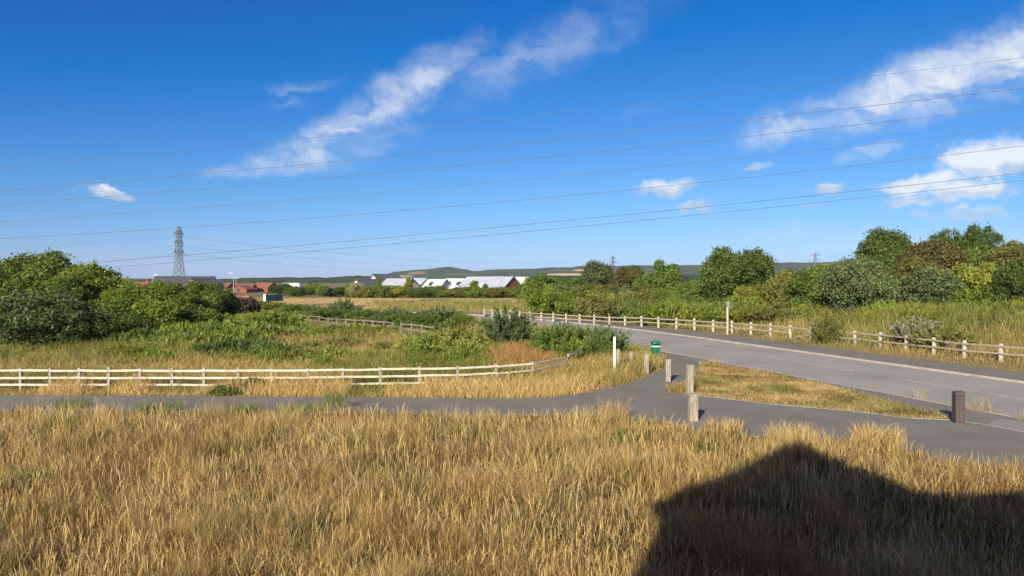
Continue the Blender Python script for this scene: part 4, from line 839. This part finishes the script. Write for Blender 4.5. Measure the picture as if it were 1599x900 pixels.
def on_bank(px, py, h):
    z = .3
    for _ in range(6): p = G(px, py, h + z); z = .5 * z + .5 * tz(*p)
    return p
def tops(lst, h, z): return [G(px, py, z + h) for px, py in lst]
front = [(-220, 575.5), (-170, 575.3), (-120, 575.2), (-70, 575.2), (-18, 575.2), (32, 575), (78, 575), (124, 575), (170, 575), (219, 575), (269, 575), (319, 575), (373, 575), (425, 575), (482, 574.5), (535, 574), (594, 573), (655, 572), (714, 571), (775, 568.5), (832, 565), (887, 554), (908, 540)]
fence('post_and_rail_fence', 'bleached three rail timber fence along the footpath with straw grass at its foot', tops(front, 1.08, -.06), 1.08, .13, (.97, .64, .32), .045, .10, M['wood'], M['rail'],
      missing={(21, 2), (21, 1), (20, 2), (19, 2), (18, 2), (8, 2), (12, 2)})
midf = [(386, 476), (400.7, 481), (420, 484.5), (442, 488), (456, 490), (470, 491.3), (483, 493), (498.5, 494.3), (512, 496), (526, 496.6), (540.7, 497.2), (554, 498), (568, 498.7), (582, 499.5), (600, 501), (614, 502.5), (627, 503.8), (643, 505), (658.5, 506.7), (676, 509), (693, 511.5), (713, 513)]
fence('timber_fence', 'dark weathered middle fence running through the shrubs below the road bend', [on_bank(px, py, 1.12) for px, py in midf], 1.12, .13, (1.0, .6), .05, .1, M['oldwood'], M['oldwood'], missing={(15, 0), (16, 1), (19, 0)})
far = smooth_line([G(px, py, 1.2) for px, py in [(1700, 548), (1582.5, 538.7), (1521, 534), (1414, 524), (1328, 516.5), (1213, 507), (1111, 500), (1000, 494), (900, 489), (826, 485), (748, 480)]], 30)
L_ = np.concatenate([[0], np.cumsum(np.linalg.norm(np.diff(far, axis=0), axis=1))]); st = np.arange(0, L_[-1], 2.35); FP2 = [np.array([np.interp(t, L_, far[:, 0]), np.interp(t, L_, far[:, 1])]) for t in st]
fence('roadside_fence', 'long pale two rail timber fence along the far side of the road', FP2, 1.12, .16, (.93, .5), .05, .12, M['rail'], M['wood'], side=1)

# ------------------------------------------------------------------ bollards and posts
def bollard(px, ybase, ytop, s, label, rz=0, split=False, lean=(0, 0)):
    p = G(px, ybase, -.01); h = AT(px, ytop, p[1])[2] + .01; e = empty('timber_bollard', (p[0], p[1], -.01), rz); tag(e, label, 'bollard')
    bm = bmesh.new(); vs = timber(bm, 0, 0, -.2, h + .2, s, 0, lean)
    if split:                                        # a taller weathered half beside a lower one
        bmesh.ops.translate(bm, vec=(s * .0, 0, 0), verts=vs)
    fin(bm, 'post', M['wood'], e)
    bm = bmesh.new()
    if split: timber(bm, -s * .52, -.02, h * .55, h * .36, s * .16, 0, lean)
    for q in (-.25, .2): box(bm, (q * s, -s / 2 - .001, h * (.55 + q * .3)), (.012, .012, h * .5))
    fin(bm, 'weathering_crack', M['oldwood'], e); return e
bollard(1043, 596, 561, .24, 'square timber bollard standing in the middle of the path mouth')
bollard(1077, 616, 570, .28, 'split-topped timber bollard at the tip of the verge', .15, True)
bollard(1082, 657, 615, .30, 'timber bollard nearest the viewer at the edge of the tall dry grass', .1)
bollard(1009, 586, 553, .24, 'timber bollard on the grass at the edge of the path curve')
bollard(985, 581, 549, .16, 'thin weathered timber post in the dry grass beside the path curve', .2)
bollard(965, 582, 545, .17, 'grey timber post directly behind the white marker post')
p = G(959.5, 589, -.03); e = empty('marker_post', (p[0], p[1], -.03)); tag(e, 'slim white marker post at the inside of the path curve', 'marker post')
h = AT(959.5, 527, p[1])[2] + .03; bm = bmesh.new(); box(bm, (0, 0, h / 2 - .1), (.11, .07, h + .2), None, .012); fin(bm, 'post', M['white'], e)
bm = bmesh.new(); box(bm, (0, 0, h + .012), (.12, .08, .03), None, .006); fin(bm, 'cap', M['white'], e)
p = G(1496.5, 660, 0); e = empty('plastic_bollard', (p[0], p[1], -.01), R(-6)); tag(e, 'dark brown square plastic bollard at the end of the verge', 'bollard')
h = AT(1496, 610, p[1])[2]; s = .31; bm = bmesh.new(); box(bm, (0, 0, h * .40), (s, s, h * .80 + .2), None, .015); fin(bm, 'post', M['brownplastic'], e)
bm = bmesh.new(); box(bm, (0, 0, h * .815), (s * .93, s * .93, h * .04)); fin(bm, 'groove', M['dark'], e)
bm = bmesh.new(); vs = box(bm, (0, 0, h * .90), (s, s, h * .155), None, .02); fin(bm, 'cap', M['brownplastic'], e)

# litter bin on its post
p = G(1024, 566.5); D = p[1]; sc = 1.0; e = empty('litter_bin', (AT(1024, 560, D)[0], D, 0), R(14)); tag(e, 'green litter bin with hooded lid on a post beside the path mouth', 'litter bin')
z0, z1 = AT(1024, 556, D)[2], AT(1024, 532, D)[2]; H = z1 - z0
def rounded(bm, sec):
    """stack of rounded-rectangle rings (z, half x, half y, y shift)"""
    rings = []
    for z, a_, b_, sy in sec:
        ring = []
        for k in range(24):
            t = k / 24 * 6.2832; c_, s_ = math.cos(t), math.sin(t); f = (abs(c_) ** 4 + abs(s_) ** 4) ** -.25; ring.append(bm.verts.new((c_ * f * a_, s_ * f * b_ + sy, z)))
        rings.append(ring)
    for A, B in zip(rings, rings[1:]):
        for k in range(24): bm.faces.new((A[k], A[(k + 1) % 24], B[(k + 1) % 24], B[k]))
    bm.faces.new(rings[0][::-1]); bm.faces.new(rings[-1])
bm = bmesh.new(); rounded(bm, [(z0, .19, .17, 0), (z0 + .03, .215, .19, 0), (z0 + H * .52, .245, .215, 0), (z0 + H * .585, .25, .22, 0)]); body = fin(bm, 'body', M['green'], e, False)
bm = bmesh.new(); rounded(bm, [(z0 + H * .587, .262, .232, 0), (z0 + H * .60, .268, .238, 0), (z0 + H * .665, .268, .238, 0), (z0 + H * .675, .25, .22, 0)]); fin(bm, 'rim', M['band'], e)
bm = bmesh.new(); box(bm, (.06, -.02, z0 + H * .735), (.36, .36, H * .11)); fin(bm, 'opening', M['dark'], e)
bm = bmesh.new(); box(bm, (-.205, 0, z0 + H * .74), (.06, .38, H * .13), None, .01); box(bm, (.04, .19, z0 + H * .74), (.44, .03, H * .13)); fin(bm, 'side_panel', M['green'], e)
bm = bmesh.new(); rounded(bm, [(z0 + H * .79, .255, .225, 0), (z0 + H * .82, .262, .232, 0), (z0 + H * .90, .25, .22, 0), (z0 + H * .96, .21, .18, 0), (z0 + H, .12, .10, 0)]); fin(bm, 'lid', M['green'], e)
bm = bmesh.new(); tube(bm, [(0, .02, -.2), (0, .02, z0 + .01)], .05, 12); fin(bm, 'post', M['dark'], e)
bm = bmesh.new(); box(bm, (0, 0, .02), (.42, .38, .06), None, .01); fin(bm, 'base', M['dark'], e)

# road sign seen from behind
p = G(1136, 523, .1); D = p[1]; zt = AT(1136, 471.5, D)[2]; e = empty('road_sign', (p[0], D, .08), R(35)); tag(e, 'small round sign seen from behind on a pale post by the roadside fence', 'road sign')
bm = bmesh.new(); box(bm, (0, 0, (zt - .3) / 2), (.15, .12, zt - .1), None, .012); fin(bm, 'post', M['rail'], e)
bm = bmesh.new(); r_ = bmesh.ops.create_cone(bm, cap_ends=True, segments=28, radius1=.28, radius2=.28, depth=.04); bmesh.ops.rotate(bm, cent=(0, 0, 0), matrix=Matrix.Rotation(R(90), 3, 'X'), verts=bm.verts); bmesh.ops.translate(bm, vec=(0, -.09, zt - .28), verts=bm.verts); fin(bm, 'sign_plate', M['metal'], e)
bm = bmesh.new(); box(bm, (0, -.125, zt - .28), (.26, .03, .06)); box(bm, (0, -.128, zt - .28), (.06, .026, .3)); fin(bm, 'bracket', M['metal'], e)

# far street lamps, mesh fence, cabinet, barrier
def lamp(px, yt, D, label, arm):
    t = AT(px, yt, D); e = empty('street_lamp', (t[0], D, -1)); tag(e, label, 'street lamp'); h = t[2] + 1
    bm = bmesh.new(); tube(bm, [(0, 0, -.2), (0, 0, h * .5), (0, 0, h - .1)], [.16, .13, .10], 8); fin(bm, 'pole', M['metal'], e)
    bm = bmesh.new(); bar(bm, (0, 0, h - .1), (arm, 0, h), .12, .12); a = fin(bm, 'arm', M['metal'], e)
    bm = bmesh.new(); box(bm, (arm * 1.5, 0, h + .03), (abs(arm) * 1.1, .34, .2), None, .04); fin(bm, 'lamp_head', M['white'], e)
lamp(364.5, 427, 255, 'tall pale street lamp between the red roofs', -.7); lamp(368.5, 434, 330, 'shorter thin street lamp just right of the tall pale one', .6); lamp(238, 430, 240, 'street lamp left of the dark slate roof', .8)
c0, c1 = AT(411, 464, 165), AT(441, 456, 172); e = empty('mesh_fence', (c0[0], c0[1], .1)); tag(e, 'teal green mesh fence panel by the far edge of the field', 'fence')
dx, dy = c1[0] - c0[0], c1[1] - c0[1]; bm = bmesh.new(); bar(bm, (0, 0, .85), (dx, dy, .85), .04, 1.5); fin(bm, 'mesh_panel', M['teal'], e)
for t in (0, .33, .66, 1): bm = bmesh.new(); box(bm, (dx * t, dy * t, .85), (.14, .14, 1.9)); fin(bm, 'post', M['teal'], e)
c0 = AT(413.5, 458, 163); e = empty('cabinet', (c0[0], c0[1], .1)); tag(e, 'small white cabinet beside the teal mesh fence', 'cabinet')
bm = bmesh.new(); box(bm, (0, 0, .9), (.42, .4, 1.8), None, .02); fin(bm, 'body', M['white'], e); bm = bmesh.new(); box(bm, (0, 0, 1.84), (.5, .48, .1)); fin(bm, 'roof', M['metal'], e)
c0 = AT(372, 461, 215); e = empty('barrier', (c0[0], c0[1], -.1)); tag(e, 'low orange barrier under the tall street lamp', 'barrier')
for q in (-2.2, 0, 2.2):
    bm = bmesh.new(); box(bm, (q, 0, .42), (2.1, .1, .3), None, .02); fin(bm, 'board', M['barrier'], e); bm = bmesh.new(); [box(bm, (q + s_ * .8, 0, .25), (.12, .4, .52)) for s_ in (-1, 1)]; fin(bm, 'foot', M['metal'], e)

# weeds along the near kerb and straw tufts by the posts
def tuft(px, py, n, h, sp, cols, label, name='grass_tuft', z=0.0):
    p = G(px, py); r = np.random.default_rng(int(px * 7 + py)); a = r.random(n) * 6.28; q = sp * np.sqrt(r.random(n)); col = mixc3(cols[0], cols[1], r.random(n)) * (.75 + .5 * r.random(n))[:, None]
    o = blades(name, q * np.cos(a), q * np.sin(a), np.full(n, -.03), h * (.4 + .7 * r.random(n)), .010 + .006 * r.random(n), h * (.15 + .5 * r.random(n)), a + r.normal(0, .5, n), col, M['blades'], 3)
    o.location = (p[0], p[1], z); tag(o, label, 'grass tuft'); return o
tuft(1437, 622, 26, .5, .25, (PALE, STRAW), 'thin pale weed on the near kerb left of the brown bollard'); tuft(1527, 641, 70, .55, .45, (PALE, OLIVE), 'weedy tuft growing from the near kerb right of the brown bollard')
tuft(1548, 644, 30, .25, .4, (PALE, OLIVE), 'small weed beside the weedy kerb tuft'); tuft(1592, 655, 30, .4, .3, (PALE, BROWN), 'pale weed on the kerb at the right edge')
tuft(1108, 569, 160, .42, .55, (PALE, OLIVE), 'straw tuft at the pointed tip of the verge'); tuft(1066, 611, 300, .5, .8, (STRAW, OLIVE), 'straw tuft against the split-topped bollard'); tuft(1524, 664, 40, .16, .25, (GREEN, OLIVE), 'small green weed on the kerb stones by the brown bollard')
tuft(1372, 692, 420, .62, .7, (STRAW, PALE), 'big straw tuft leaning over the right hand path'); tuft(1130, 676, 300, .55, .6, (STRAW, PALE), 'straw tuft right of the nearest timber bollard'); tuft(1238, 688, 340, .55, .7, (STRAW, PALE), 'straw tuft reaching the path above the shadow tip')

for px, py, n, h_, sp, lab in [(112, 636, 260, .34, .7, 'leafy green weeds at the path edge nearest the left side'), (250, 640, 320, .32, .9, 'low green weeds on the path edge below the left end of the straw'), (385, 645, 240, .36, .5, 'dark green weed clump at the path edge by the bush in the fence'), (470, 642, 320, .30, .9, 'spread of low green weeds along the middle of the path edge'),
        (522, 638, 110, .75, .3, 'single tall leafy weed standing up against the path'), (30, 762, 300, .40, .6, 'dark green weed patch in the dry meadow at the left side'), (100, 815, 340, .38, .7, 'olive weed patch low in the dry meadow at the left'), (985, 690, 260, .40, .5, 'green weeds in the straw left of the nearest timber bollard'),
        (1092, 702, 200, .32, .4, 'small green weeds in the straw below the nearest timber bollard'), (505, 778, 260, .36, .6, 'green weeds in the middle of the dry meadow'), (930, 668, 160, .42, .4, 'olive weed clump in the straw near the path bend')]:
    tuft(px, py, int(n * 1.3), h_ * 1.45, sp, ((.11, .165, .032), (.19, .215, .055)), lab, 'weed_clump', -.06)['category'] = 'weeds'
for px, py in [(960, 650)]:
    tuft(px, py, 140, .85, .5, (BROWN, PALE), 'tall brown dead dock standing above the straw at the path bend', 'dead_plant', -.06)['category'] = 'weeds'

# ------------------------------------------------------------------ air
def hz(m, t, n, l, out):
    v = n('ShaderNodeVolumePrincipled'); v.inputs['Color'].default_value = (.80, .88, 1, 1); v.inputs['Density'].default_value = 6.5e-5; v.inputs['Anisotropy'].default_value = 0; l(v.outputs[0], out.inputs['Volume'])
if True:
    bm = bmesh.new(); box(bm, (0, 2600, 59), (12000, 6400, 130)); o = fin(bm, 'haze', mat('haze_air', hz)); tag(o, 'thin blue summer haze over the distant hills', 'haze', kind='stuff')
